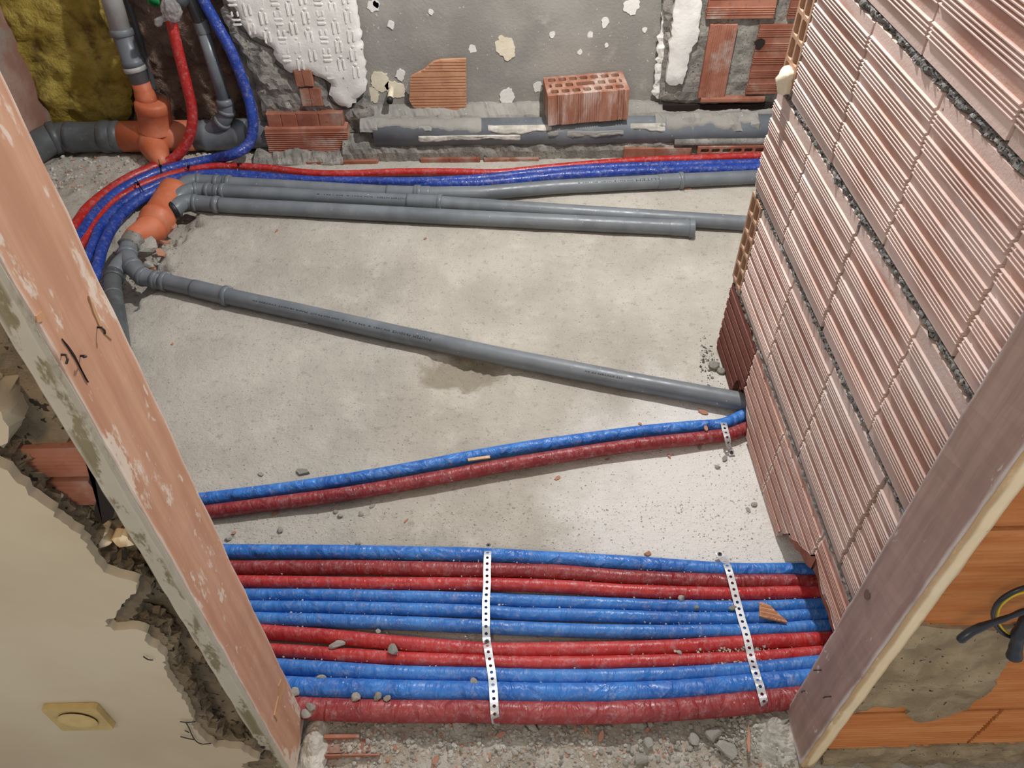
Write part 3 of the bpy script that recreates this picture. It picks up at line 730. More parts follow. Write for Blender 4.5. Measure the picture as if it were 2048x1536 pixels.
# ================================================================== insulated heating and water tubes
def P3(pts):
    out = []
    for p in pts:
        if p[0] == 'f': out.append(F(p[1], p[2], p[3]))
        elif p[0] == 'y': out.append(WY(p[1], p[2], p[3]))
        else: out.append(Vector(p[1:]))
    return out
def tube(pts, r, mat, label, cat='pipe', group=None, wr=.03, seed=0, extend=(0,0), lump=.02, name='insulated_tube'):
    P = P3(pts)
    if extend[0]: P.insert(0, P[0]+(P[0]-P[1]).normalized()*extend[0])
    if extend[1]: P.append(P[-1]+(P[-1]-P[-2]).normalized()*extend[1])
    path = catmull(P, .007 if wr >= .04 else .011)
    def disp(q, a, L):
        if wr >= .04:
            w_ = noise.noise(Vector((L*95+a*1.1, a*.5, seed+L*3))); w_ = (1-abs(w_)*2.2)*max(0, .35+noise.noise(Vector((L*9, math.cos(a)*.9, math.sin(a)*.9+seed)))*1.3)
            return wr*1.15*w_ + lump*noise.noise(Vector((L*12, math.cos(a)*.8+seed*3, math.sin(a)*.8)))
        return wr*noise.noise(Vector((L*70+a*1.3, math.cos(a)*1.4, math.sin(a)*1.4+seed))) + lump*noise.noise(Vector((L*12, math.cos(a)*.8+seed*3, math.sin(a)*.8)))
    V, Fc, UV = sweep(path, r, 18, disp)
    return mk(name, V, Fc, mat, label=label, cat=cat, group=group, smooth=True, uv=UV), path
front = dict(
 A=(.0168,'blue_wr',[(455,1103),(693,1104.7),(957,1110.6),(1109,1118),(1267,1127),(1458,1140),(1585,1141),(1680,1142)],'thick blue foil-wrapped tube, farthest of the eleven in the front bundle',.05),
 B=(.0165,'wine',[(470,1136),(693,1135),(957,1140),(1109,1144),(1267,1155.5),(1458,1163),(1585,1163.5),(1690,1165)],'dull wine-red tube just behind the bright red one in the front bundle',.04),
 C=(.0150,'red',[(488,1164),(693,1167),(957,1168.6),(1109,1173),(1267,1182.5),(1458,1188),(1585,1185.6),(1700,1184)],'bright red tube between the wine-red tube and the three thin blue tubes',.02),
 D=(.0138,'blue',[(499,1190),(693,1191),(957,1197.6),(1040,1201.6),(1196,1207),(1352,1212.6),(1509,1214),(1634,1209.4)],'farthest of the three thin blue tubes side by side',.025),
 E=(.0138,'blue',[(511,1213.7),(693,1215.5),(957,1222.5),(1040,1227.6),(1196,1231),(1352,1236.6),(1509,1236.6),(1649,1229)],'middle one of the three thin blue tubes side by side',.025),
 G_=(.0150,'blue',[(520,1238.6),(666,1242),(813,1247),(959,1253),(1040,1257),(1196,1262.6),(1352,1264),(1509,1261.6),(1659,1253)],'nearest of the three thin blue tubes, along the gap in the bundle',.025),
 H=(.0155,'red',[(529,1264),(666,1274),(813,1288),(959,1298.6),(1040,1300),(1196,1298.5),(1352,1294),(1509,1285),(1659,1278)],'bright red tube bending along the near side of the bundle gap',.02),
 I=(.0146,'red',[(549,1301.5),(666,1309),(813,1318),(959,1323.5),(1040,1326.6),(1196,1326),(1352,1322),(1509,1315.7),(1643,1305.7)],'bright red tube next to the near pair of blue tubes',.02),
 J=(.0165,'blue',[(564,1333.8),(666,1340),(813,1348.4),(959,1351),(1040,1354),(1196,1354.7),(1352,1350),(1509,1339.7),(1627,1327.6)],'medium blue tube between the red tubes and the thickest blue tube',.03),
 K=(.0210,'blue_wr',[(581,1374),(666,1377.7),(813,1382),(959,1384.5),(1040,1387),(1196,1387.6),(1352,1382),(1509,1368.8),(1609,1360)],'thickest blue wrinkled tube beside the nearest wine-red tube',.05),
 L=(.0212,'wine_wr',[(605,1416.7),(666,1419.6),(813,1422.5),(959,1423),(1040,1425),(1196,1426),(1352,1418.8),(1477,1408),(1584,1396)],'thick wine-red wrinkled tube, nearest of the front bundle',.05))
fpaths = {}
for i, (k, (r, m_, px, lb, wr_)) in enumerate(front.items()):
    o, pth = tube([('f',u,v,r) for u, v in px], r, M[m_], lb, group='front bundle of insulated tubes', wr=wr_, seed=i*3.1, extend=(.45,.30)); fpaths[k] = (pth, r)
mb = [(409,998),(546,981),(693,959.7),(839,934),(986,905.8),(1109,887),(1267,865),(1394,853),(1445,849),(1492,829)]
mr = [(417,1024),(546,1007),(693,987.5),(839,962.6),(986,935),(1109,914),(1267,890.5),(1394,877),(1458,869),(1492,857)]
zz = lambda k, n, a, b: a+(b-a)*math.sin(PI*k/(n-1))
tube([('f',u,v,zz(i,10,.017,.026)) for i, (u, v) in enumerate(mb)], .0166, M['blue_wr'], 'blue wrinkled tube of the slanting pair in mid floor', group='slanting pair of tubes', wr=.05, seed=40, extend=(.45,.15))
tube([('f',u,v,zz(i,10,.018,.026)) for i, (u, v) in enumerate(mr)], .0172, M['wine'], 'wine-red tube of the slanting pair in mid floor', group='slanting pair of tubes', wr=.04, seed=43, extend=(.45,.15))
# bundle sweeping along the back
f3 = lambda L, z: [('f',u,v,z) for u, v in L]
tube(f3([(152,451),(177,416),(219,381.6),(258,357),(293,341),(318,331)], .026)+[('y',343,320,2.79),('y',366,298,2.81),('y',382,262,2.83),('y',384,219,2.85),('y',372,164,2.87),('y',355,96,2.89),('y',342,41,2.91),('y',328,-20,2.93),('y',310,-110,2.94)], .0195, M['red_back'],
     'red tube rising past the orange drain tee', group='tubes sweeping along the back', wr=.01, seed=50, extend=(.35,0))
tube(f3([(163,468),(194,424),(231,389),(273,364),(318,345),(367,331),(424,319)], .028)+[('y',465,309,2.77),('y',492,294,2.80),('y',505,266,2.83),('y',504,227,2.85),('y',492,180,2.87),('y',465,109,2.89),('y',437,55,2.91),('y',407,0,2.92),('y',370,-80,2.93)], .0200, M['blue_deep'],
     'shiny blue tube rising beside the white tile bed', group='tubes sweeping along the back', wr=.03, seed=53, extend=(.35,0))
tube(f3([(171,478),(194,441),(224,406),(258,384),(293,366),(343,349),(382,340),(429,333),(479,333),(540,337),(615,346),(693,348),(803,344),(900,344),(980,346),(1020,344),(1111,334.5),(1263,322),(1414,316),(1514,312)], .022), .0145, M['red_back'],
     'long red tube running along the foot of the back wall', group='tubes sweeping along the back', wr=.01, seed=56, extend=(.35,.5))
tube(f3([(184,493),(201,453),(233,417),(270,390),(300,376),(343,359),(392,350),(442,347),(491,349.5),(615,360),(693,362),(830,363),(960,357),(1111,342),(1263,333),(1514,326)], .024), .0165, M['blue_deep'],
     'long blue tube lying against the red one at the back', group='tubes sweeping along the back', wr=.02, seed=59, extend=(.35,.5))
tube(f3([(196,530),(206,493),(226,453),(255,419),(285,396),(312,382)], .024)+f3([(350,368),(442,354),(615,364),(800,366),(960,366.5),(1111,352.6),(1263,343.6),(1514,336.6)], .016), .0185, M['blue_deep'],
     'innermost blue tube tucked behind the grey drain pipes', group='tubes sweeping along the back', wr=.02, seed=62, extend=(.35,.5))
# cable ties round the bundle
def tie(c, t, rx, rz, label):
    c = Vector(c); t = Vector(t).normalized(); up = (Vector((0,0,1))-t*t.z).normalized(); sd = t.cross(up)
    P = [c + sd*rx*math.cos(2*PI*k/20) + up*rz*math.sin(2*PI*k/20) for k in range(21)]
    V, Fc, _ = sweep(P, .0022, 6, cap=False)
    h = len(V); boxvf((-.004,-.004,-.003), (.004,.004,.005), V, Fc, Matrix.Translation(c+up*rz))
    tl = P[5]; Q = catmull([tl, tl+up*.012+sd*.004, tl+up*.022-sd*.012], .004); v2, f2, _ = sweep(Q, .0014, 5)
    n = len(V); V += v2; Fc += [tuple(q+n for q in f) for f in f2]
    mk('cable_tie', V, Fc, M['tie'], label=label, cat='cable tie', group='black cable ties')
tie(F(281,380,.026), (1,.75,0), .050, .024, 'black cable tie round the curved bundle near the orange drain fitting')
tie(F(325,344,.027), (1,.35,0), .030, .024, 'black cable tie where the red riser leaves the bundle')
tie(F(380,344,.025), (1,.2,0), .034, .020, 'black cable tie behind the elbows of the grey pipes')
tie(F(480,341,.025), (1,-.05,0), .036, .024, 'black cable tie below the rising blue tube')

# ================================================================== grey and orange drain pipes
def arc_at(path, u, v, z):
    q = F(u, v, z); return min(range(len(path)), key=lambda i: (path[i]-q).length)
def sleeve(path, i, t_len, r, mat, par, nm='socket', beads=(0,), bead_r=1.2, body=1.08):
    """push-fit socket on a run: slightly wider sleeve with a lip ring"""
    n = max(2, int(t_len/.004)); i0 = max(0, i-int(t_len/2/.008)); i1 = min(len(path)-1, i+int(t_len/2/.008))
    seg = path[i0:i1+1]; m = len(seg)
    rad = []
    for k in range(m):
        f = k/(m-1); rr = r*body
        for b in beads:
            pos = b if b else .0
            if abs(f-pos) < .14: rr = r*bead_r
        if k in (0, m-1): rr = min(rr, r*body)
        rad.append(rr)
    V, Fc, _ = sweep(seg, rad, 24); o = mk(nm, V, Fc, mat, par, smooth=True)
    for b in beads:
        e = 1 if b < .5 else m-2; ringat(o, seg[e], seg[m-1]-seg[0], r*1.25, .017, mat)
    return o
def text_mesh(body, size):
    c = bpy.data.curves.new('t', 'FONT'); c.body = body; c.size = size; c.resolution_u = 1
    o = bpy.data.objects.new('t', c); COL.objects.link(o); bpy.context.view_layer.update()
    me = o.evaluated_get(bpy.context.evaluated_depsgraph_get()).to_mesh(); V = [v.co.copy() for v in me.vertices]; Fc = [tuple(p.vertices) for p in me.polygons]
    bpy.data.objects.remove(o); bpy.data.curves.remove(c); return V, Fc
def pipe_print(par, a, b, r, body, size, ang, path=None):
    """ink line wrapped on the pipe: text starts at a and runs towards b, read from the far side when flip"""
    V, Fc = text_mesh(body, size); a, b = (min(path, key=lambda q: (q-Vector(e)).length) for e in (a, b)); ang = .62; t = (b-a).normalized(); up = (Vector((0,0,1))-t*t.z).normalized(); sd = up.cross(t)
    L = (b-a).length; wd = max(v.x for v in V); k = L/wd; out = []
    for v in V:
        q = (v.y-size*.3)/r + ang
        out.append(a + t*(v.x*k) + up*math.cos(q)*(r+.0004)*1 + (sd*math.sin(q)*(r+.0004)))
    mk('print', out, Fc, M['ink'], par)
RP = .0262
def run(name, label, pts, r=RP, mat='pvc', smooth=True, cat='pipe', group='grey drain pipes'):
    P = P3(pts); path = catmull(P, .008) if smooth else linear(P, .008)
    t = empty(name, (path[0].x, path[0].y, 0), label, cat, group)
    return t, path
def piece(t, path, r, mat, nm='pipe', segs=24): V, Fc, _ = sweep(path, r, segs); return mk(nm, V, Fc, mat, t, smooth=True)
def elbow(t, pts, r, mat=None, nm='elbow'):
    P = catmull(P3(pts), .006); V, Fc, _ = sweep(P, r, 24); return mk(nm, V, Fc, mat or M['pvc'], t, smooth=True), P
def ringat(t, c, axis, r, wdt, mat, nm='socket_ring'):
    ax = Vector(axis).normalized(); c = Vector(c); pr = [(-.5,.93),(-.45,1.0),(.2,1.0),(.45,.96),(.5,.9)]
    V, Fc, _ = sweep([c+ax*wdt*q for q, _ in pr], [r*s for _, s in pr], 24); return mk(nm, V, Fc, mat, t, smooth=True)
zR = RP+.002
# P1: rear run, bending after its double socket
t, p1 = run('drain_pipe', 'rear grey drain pipe along the blue tubes with a double socket and slight bend', [('f',450,367,zR),('f',800,387,zR),('f',838,388,zR),('f',960,386.5,zR),('f',1111,374,zR),('f',1353,361.5,zR),('f',1514,354,zR),('f',1700,345,zR)], smooth=False)
piece(t, p1, RP, M['pvc'])
for u, v, ln, bd in ((806,386,.12,(1,)),(846,388,.05,(0,)),(1340,362,.10,(1,)),(447,367,.06,(1,)),(406,364,.05,(0,))):
    i = arc_at(p1, u, v, zR); sleeve(p1, i, ln, RP, M['pvc'], t, beads=bd)
e_, ep = elbow(t, [('f',355,384,.035),('f',364,376,.04),('f',374,366,.04),('f',388,363,.034),('f',410,364.5,zR),('f',452,367,zR)], RP*1.06); ringat(t, ep[len(ep)//2], ep[len(ep)//2+1]-ep[len(ep)//2], RP*1.2, .014, M['pvc'])
ringat(t, ep[-6], ep[-1]-ep[-6], RP*1.2, .016, M['pvc'])
pipe_print(t, F(1332,360.5,zR), F(1268,364.5,zR), RP, 'POLITEM', .012, -.55, p1); pipe_print(t, F(1262,365,zR), F(1152,371,zR), RP, 'DN 50x1,8  HTEM  EN 1451  B', .006, -.55, p1)
# P2: middle run
t, p2 = run('drain_pipe', 'middle grey drain pipe of the back three, vanishing behind the partition wall', [('f',430,383,zR),('f',871,406,zR),('f',1485,446,zR),('f',1650,456,zR)], smooth=False)
piece(t, p2, RP, M['pvc']); sleeve(p2, arc_at(p2,848,404.5,zR), .14, RP, M['pvc'], t, beads=(1,)); sleeve(p2, arc_at(p2,436,384,zR), .05, RP, M['pvc'], t, beads=(1,))
e_, ep = elbow(t, [('f',346,402,.036),('f',357,394,.042),('f',366,388,.042),('f',380,382,.036),('f',405,381.5,zR),('f',440,384,zR)], RP*1.06); ringat(t, ep[-8], ep[-1]-ep[-8], RP*1.2, .016, M['pvc']); ringat(t, ep[len(ep)//2], ep[len(ep)//2+1]-ep[len(ep)//2], RP*1.19, .013, M['pvc'])
pipe_print(t, F(824,398,zR), F(758,395,zR), RP, 'POLITEM HTEM', .008, .15, p2); pipe_print(t, F(752,395,zR), F(640,389,zR), RP, 'DN 50x1,8  EN 1451  B', .005, .15, p2)
# P3: front run with open socket end
t, p3 = run('drain_pipe', 'front grey drain pipe of the back three, ending in an open socket on the floor', [('f',440,410,zR),('f',900,434,zR),('f',1389,457,zR)], smooth=False)
piece(t, p3[:-3], RP*1.04, M['pvc'])
e_, ep = elbow(t, [('f',338,424,.035),('f',350,418,.038),('f',358,411,.040),('f',370,405,.036),('f',395,406,zR),('f',440,410,zR)], RP*1.08); ringat(t, ep[2], ep[4]-ep[0], RP*1.2, .018, M['rubber'], 'rubber_seal'); ringat(t, ep[len(ep)//2], ep[len(ep)//2+1]-ep[len(ep)//2], RP*1.22, .014, M['pvc']); ringat(t, ep[-3], ep[-1]-ep[-5], RP*1.22, .018, M['pvc'])
ax = (p3[-1]-p3[-8]).normalized(); E_ = p3[-1]
prs = [(-.085,1.03),(-.075,1.08),(-.02,1.09),(-.017,1.20),(-.003,1.20),(0,1.12),(0,1.02),(-.05,1.0)]
V, Fc, _ = sweep([E_+ax*q for q, _ in prs], [RP*1.03*s for _, s in prs], 28, cap=False); mk('socket', V, Fc, M['pvc'], t, smooth=True)
V, Fc, _ = sweep([E_+ax*q for q, _ in ((-.020,0),(-.019,0),(-.004,0),(-.003,0))], [RP*1.12,RP*1.27,RP*1.27,RP*1.12], 28, cap=False); mk('socket_ring', V, Fc, M['pvc'], t)
# P4: long slanting run through the room
t, p4 = run('drain_pipe', 'long grey drain pipe slanting across the middle of the floor into the partition wall', [('f',318,560,zR),('f',440,589,zR),('f',611,626.5,zR),('f',796,668,zR),('f',1000,712,zR),('f',1240,759,zR),('f',1492,805,zR),('f',1600,826,zR)], smooth=False)
piece(t, p4, RP, M['pvc']); sleeve(p4, arc_at(p4,422,585,zR), .13, RP, M['pvc'], t, beads=(1,)); sleeve(p4, arc_at(p4,322,562,zR), .05, RP, M['pvc'], t, beads=(1,))
pipe_print(t, F(865,676,.05), F(829,668,.05), RP, 'POLITEM', .012, -.42, p4); pipe_print(t, F(825,668,.05), F(785,659,.05), RP, 'PRODUCE', .010, -.42, p4)
pipe_print(t, F(780,659,.05), F(574,612,.05), RP, 'EN 1451  B  DN 50 x 1,8  SN4 S20 PP-HT  MADE 08.03', .0058, -.42, p4); pipe_print(t, F(570,611,.05), F(508,597,.05), RP, 'HT SYSTEM PP', .0055, -.42, p4)
pipe_print(t, F(1245,755,.05), F(1168,740,.05), RP, 'HT SYSTEM PP 50', .0062, -.42, p4)
# branch fitting joining P4 and the side pipe
t = empty('branch_fitting', F(255,515), 'grey y-branch fitting joining the slanting pipe to the orange drain', 'pipe fitting')
e_, ep = elbow(t, [('f',262,482,.045),('f',256,500,.045),('f',256,516,.042),('f',266,534,.036),('f',283,552,.031),('f',300,557,zR),('f',324,563,zR)], RP*1.08, nm='curved_body')
for q in (.28, .55, .78, .96):
    i = int(q*(len(ep)-2)); ringat(t, ep[i], ep[i+1]-ep[i-1], RP*1.22, .016, M['pvc'])
elbow(t, [('f',256,515,.042),('f',240,530,.036),('f',229,546,.034)], RP*1.05, nm='side_branch')
V, Fc, _ = sweep(catmull([F(268,476,.05),F(262,486,.047),F(258,494,.045)], .005), RP*1.28, 24, lambda p, a, L: .22*noise.noise(p*70)); mk('mortar_collar', V, Fc, M['mortar'], t, smooth=True)
t, p5 = run('drain_pipe', 'short dark grey drain pipe turning towards the left jamb', [('f',229,546,.034),('f',224,572,.034),('f',230,610,.034),('f',238,665,.034),('f',246,740,.034)])
piece(t, p5, RP*1.04, M['pvc_dark']); ringat(t, F(227,556,.034), (F(224,572,.034)-F(229,546,.034)), RP*1.2, .018, M['pvc_dark'])
i = arc_at(p5, 226, 590, .034); ringat(t, p5[i], p5[i+1]-p5[i-1], RP*1.06, .006, M['pvc'])
# orange collector
oa, ob = F(351,382,.028), F(303,458,.028); d = (ob-oa).normalized(); LC = (ob-oa).length
t = empty('drain_collector', (oa.x,oa.y,-.04), 'fat orange drain pipe in the floor trench taking the three grey pipes', 'pipe')
V, Fc, _ = sweep([oa, oa+d*.006, oa+d*.03, oa+d*LC*.70, oa+d*LC*.71, oa+d*LC*.73, oa+d*LC*.80, oa+d*LC*.82, oa+d*LC], [.050,.058,.055,.055,.0565,.060,.060,.056,.055], 32); mk('body', V, Fc, M['kg'], t, smooth=True)
V, Fc, _ = sweep([ob-d*.01, ob+d*.006, F(284,466,.040), F(270,473,.046), F(262,484,.047)], [.0548,.053,.042,.035,.033], 28); mk('reducer', V, Fc, M['kg'], t, smooth=True)

# ================================================================== stack in the left corner
YL, ZL, RL = 2.93, .066, .056
def lat(u): return Vector((WY(u, 277, YL).x, YL, ZL))
t = empty('drain_main', (lat(273).x, YL, 0), 'big horizontal drain line in the left corner with an orange tee', 'pipe')
def cyl(nm, a, b, r, mat, par=t, prof_=None, segs=32):
    a, b = Vector(a), Vector(b); prof_ = prof_ or [(0,1),(1,1)]
    V, Fc, _ = sweep([a.lerp(b, q) for q, _ in prof_], [r*s for _, s in prof_], segs); return mk(nm, V, Fc, mat, par, smooth=True)
lip = [(0,1.02),(.02,1.10),(.10,1.10),(.12,1.04),(.85,1.04),(.88,1.10),(.98,1.10),(1,1.02)]
cyl('grey_pipe', lat(138), lat(244), RL, M['pvc_dark'], prof_=lip)
cyl('grey_pipe', lat(205), lat(246), RL, M['pvc_dark'], prof_=[(0,1.05),(.05,1.13),(.35,1.13),(.4,1.07),(1,1.07)])
q = lat(60)
P = catmull([lat(146), lat(118), lat(100)+Vector((0,-.03,0)), lat(84)+Vector((0,-.11,0)), lat(76)+Vector((0,-.21,0)), lat(74)+Vector((.0,-.5,0))], .012)
V, Fc, _ = sweep(P, RL*1.02, 28); mk('elbow', V, Fc, M['pvc_dark'], t, smooth=True)
for k_ in (int(len(P)*.12), int(len(P)*.42)): ringat(t, P[k_], P[k_+1]-P[k_-1], RL*1.16, .03, M['pvc_dark'])
cyl('tee', lat(240), lat(393), RL*1.06, M['kg'])
b0 = lat(300); s0 = WY(314,262,YL-.012); s1 = WY(303,200,YL-.008)
cyl('tee_branch', b0, s0.lerp(s1,.2), RL*1.02, M['kg'])
cyl('tee_socket', s0, s1, RL*1.12, M['kg'], prof_=[(0,1.0),(.02,1.04),(.05,1.0),(.66,1.0),(.68,1.04),(.90,1.04),(.95,.98),(1,.84)])
r0 = WY(295,203,YL-.004); r1 = WY(279,160,YL+.004)
cyl('reducer', r0, r1, .037, M['kg'], prof_=[(0,1.10),(.3,1.06),(.45,1.0),(.55,.92),(1,.90)])
st0, st1 = lat(300)+Vector((0,0,-.004)), F(326,331,.03)
cyl('cleanout', st0, st1, RL*.98, M['kg'], prof_=[(0,1.0),(.3,1.0),(.55,.86),(.8,.62),(1,.36)])
cyl('grey_tee', lat(390), lat(500), RL, M['pvc'], prof_=[(0,1.03),(.18,1.03),(.2,1.09),(.26,1.09),(.28,1.04),(.78,1.04),(.80,1.12),(.97,1.12),(1,1.04)])
cyl('grey_pipe', lat(492), lat(575), RL*.97, M['pvc'])
g0 = lat(416)+Vector((0,-.01,.01)); g1 = Vector((WY(444,243,YL-.03).x, YL-.03, WY(444,243,YL-.03).z)); g2 = WY(453,222,YL-.03); g3 = WY(449,198,YL-.03)
V, Fc, _ = sweep(catmull([g0, g1, g2, g3], .006), .029, 24); mk('grey_branch', V, Fc, M['pvc'], t, smooth=True)
ringat(t, g1, g2-g0, .035, .018, M['pvc']); ringat(t, g2, g3-g1, .034, .014, M['pvc'])
# risers
ra = r1; rb = WY(256,104,YL+.015); rc_ = WY(243,64,YL+.025); rd = WY(229,20,YL+.035); re_ = WY(190,-110,YL+.06)
t2 = empty('soil_riser', (ra.x,ra.y,ra.z-.02), 'grey riser pipe with pale upper length above the orange reducer', 'pipe')
cyl('grey_pipe', ra-(rb-ra)*.08, rc_, .0345, M['pvc'], t2, [(0,1),(.34,1),(.35,1.15),(.46,1.15),(.47,1.04),(.97,1.04),(1,1.0)])
ringat(t2, rc_, rd-rb, .042, .024, M['pvc']); cyl('pale_pipe', rc_, re_, .0355, M['pvc_light'], t2)
ringat(t2, ra.lerp(rb,.42), rb-ra, .0415, .018, M['pvc_light'])
f0 = WY(452,214,YL-.03); f1 = WY(426,123,YL-.005); f2 = WY(402,46,YL+.01); f3_ = WY(386,8,YL+.01); f4 = WY(350,-90,YL+.02)
t2 = empty('waste_riser', (f0.x,f0.y,f0.z), 'slim grey waste riser beside the shiny blue tube', 'pipe')
cyl('grey_pipe', f0, f2, .0235, M['pvc'], t2); ringat(t2, WY(450,204,YL-.03), f1-f0, .033, .022, M['pvc']); ringat(t2, WY(404,52,YL+.01), f2-f1, .028, .05, M['pvc']); cyl('dark_pipe', f2, f4, .026, M['pvc_dark'], t2)
# dark tube added to stand for the gap shadow behind the soil riser
c0, c1 = WY(306,180,3.03), WY(244,-30,3.05)
V, Fc, _ = sweep(catmull([c0, c0.lerp(c1,.5)+Vector((.004,0,0)), c1], .02), .016, 14); mk('gap_shadow', V, Fc, M['pvc_dark'], label='dark tube standing in for the gap shadow behind the pale riser pipe', cat='gap_shadow', smooth=True)
# insulation
wl_ = [(-12,80),(20,130),(60,200),(88,252),(150,258),(240,262),(262,230),(262,140),(238,60),(222,0),(205,-90),(180,-190),(-120,-190),(-60,0)]
patch('insulation_batt', fpoly(wl_, 3.05), toY(3.10), .05, .022, M['wool'], hf=lambda a, b: .032*nz((a,b,0), 9, 2)+.012*nz((a,b*.6,0), 34, 3), jag=(.02,.02), seed=41, edge=.03, label='yellow mineral wool batt stuffed in the left corner shaft', cat='insulation')
fm = [(262,255),(300,262),(440,255),(525,262),(520,200),(505,140),(470,60),(440,0),(420,-90),(380,-190),(190,-190),(215,-60),(236,0),(255,80),(275,160)]
patch('film_sheet', fpoly(fm, 3.04), toY(3.095), .045, .017, M['film'], hf=lambda a, b: .030*abs(nz((a,b,0), 9, 6))+.030*abs(nz((a*1.5,b,0), 24, 3)), jag=(.02,.012), seed=42, edge=.02, label='crumpled brown plastic film behind the risers', cat='film')
# wrapped valve and green sleeve
c = WY(343,20,2.87); bm = bmesh.new(); bmesh.ops.create_icosphere(bm, subdivisions=4, radius=1)
V = []
for v in bm.verts:
    k_ = 1+.16*nz(v.co, 2.2, 4, 3)+.06*nz(v.co, 7, 5, 2); V.append(c+Vector((v.co.x*.034*k_, v.co.y*.030*k_, v.co.z*.040*k_)))
Fc = [tuple(q.index for q in f.verts) for f in bm.faces]; bm.free()
t2 = empty('wrapped_valve', c-Vector((0,0,.04)), 'tube end wrapped in clear plastic at the top of the red riser', 'valve')
mk('plastic_wrap', V, Fc, M['wrap'], t2, smooth=True)
V, Fc, _ = sweep(catmull([c+Vector((-.02,-.01,-.02)), c+Vector((-.045,-.015,-.03)), c+Vector((-.06,-.02,-.045))], .006), [.012,.011,.010,.010,.012,.013,.011,.008][:len(catmull([c+Vector((-.02,-.01,-.02)), c+Vector((-.045,-.015,-.03)), c+Vector((-.06,-.02,-.045))], .006))], 10, lambda p, a, L: .4*noise.noise(p*90)); mk('wrap_tail', V, Fc, M['wrap'], t2, smooth=True)
V, Fc, _ = sweep([c+Vector((.012,.03,.045)), c+Vector((.03,.05,.005))], .026, 18); mk('valve_body', V, Fc, M['pvc_dark'], t2, smooth=True)
c = WY(309,-4,2.93); prs = [(-.02,.017),(.012,.017),(.014,.021),(.020,.021),(.020,.015),(-.01,.013)]
V, Fc, _ = sweep([c+Vector((0,-1,-.4)).normalized()*q for q, _ in prs], [r for _, r in prs], 20, cap=False); mk('pipe_sleeve', V, Fc, M['green'], label='small green plastic pipe sleeve at the top left', cat='sleeve', smooth=True)
# pipe bedded at the foot of the back wall
t2 = empty('bedded_pipe', (.3,PY_,0), 'grey waste pipe bedded in mortar along the foot of the back wall', 'pipe')
cyl('pipe', (-.47,PY_,PZ_), (1.6,PY_,PZ_), .052, M['pvc'], t2, [(0,1),(.34,1),(.345,1.1),(.36,1.1),(.365,1.05),(.42,1.05),(.425,1),(1,1)])
V, Fc, _ = sweep([Vector((.70,2.815,.068)), Vector((1.2,2.815,.066))], .014, 12)
mk('thin_pipe', V, Fc, M['mortar'], t2, smooth=True)
def splash(xa, xb, aa, ab, seed):
    V = []; Fc = []; n = int((xb-xa)/.010); m = 9
    for i in range(n+1):
        x = xa+(xb-xa)*i/n; w_ = .5+.9*nz((x,0,0), 9, seed)
        for k in range(m):
            f = k/(m-1); a = aa+(ab-aa)*f*max(.12, min(1.2, .65+w_*.5))
            rr = .0525+.0035*max(0,1+nz((x,a,0), 25, seed+2)) if 0 < k < m-1 and 0 < i < n else .0500
            V.append((x, PY_-rr*math.cos(a), PZ_+rr*math.sin(a)))
    for i in range(n):
        for k in range(m-1): q_ = i*m+k; Fc.append((q_, q_+m, q_+m+1, q_+1))
    fix_normals(mk('mortar_splash', V, Fc, M['plaster_grey'] if seed%2 else M['rubble'], t2, smooth=True))
splash(-.46,-.05, 1.9,.55, 1); splash(-.03,.22, .95,.3, 2); splash(.24,.50, .45,-.1, 3); splash(.52,.66, .95,.25, 4); splash(.66,1.02, 1.9,.35, 5); splash(-.3,.1,.25,-.2,6); splash(.2,.34,.5,0,7)
# small pipe stub in the back wall
t2 = empty('pipe_stub', WY(779,200,2.9), 'short metal stub with a dark open end poking out of the back wall', 'pipe')
a = WY(783,178,2.975); b = WY(780,198,2.915)
cyl('stub', a, b, .011, M['foam'], t2, segs=14); cyl('open_end', b-(b-a)*.02, b+(b-a)*.25, .0125, M['iron'], t2, [(0,1),(1,1)], 14); cyl('bore', b+(b-a)*.24, b+(b-a)*.27, .0085, M['crack'], t2, segs=12)

# ================================================================== loose bricks at the back
fl, fr = F(1095.6,192,.268), F(1258,181.6,.276)
fl = Vector((.197,2.800,.268)); fr = Vector((.503,2.818,.281))
ex = (fr-fl).normalized(); ez = Vector((-.035,-.02,1)); ez = (ez-ex*ez.dot(ex)).normalized(); ey = ez.cross(ex); W_, D_, H_ = (fr-fl).length, .158, .118
outer = [(0,0)]
for xx in (.03,.037,.044): outer += [(xx,0),(xx+.002,.0045),(xx+.005,.0045),(xx+.007,0)]
for i in range(10): xx = .108+i*.0088; outer += [(xx,0),(xx+.002,.0035),(xx+.006,.0035),(xx+.008,0)]
for xx in (.262,.272,.282): outer += [(xx,0),(xx+.002,.0045),(xx+.005,.0045),(xx+.007,0)]
outer += [(W_,0),(W_,D_),(0,D_)]
seen = []; [seen.append(p) for p in outer if p not in seen]; outer = seen
holes = []
for r_, y in enumerate((.018,.066,.114)):
    if r_ == 1:
        for xx, ww in ((.014,.010),(.036,.028),(.077,.028),(.118,.069),(.200,.028),(.241,.028),(.281,.010)): holes.append(rrect(xx, y, xx+ww, y+.029, .004))
    else:
        for i in range(7): xx = .0155+i*.0408; holes.append(rrect(xx, y, xx+.029, y+.029, .005))
br = holed('hollow_brick', outer, holes, lambda a, b, h: fl+ex*a+ey*b+ez*h, H_, M['brick_loose'], label='loose hollow brick standing on the bedded pipe with its cores upward', cat='brick')
tp = [(820,160),(822,152),(835,147),(846,142),(858,131),(868,124),(880,121),(932,119),(933,232),(850,230),(838,224),(826,214),(818,200),(820,186)]
def trib(a, b):
    q = (b*1.0) % .0105; g = int(b/.0105) % 5
    return -.0035 if (q < .0030 and g != 0) else 0
Pq = fpoly(tp, 2.945)
bands = sorted({0}); V = []; Fc = []
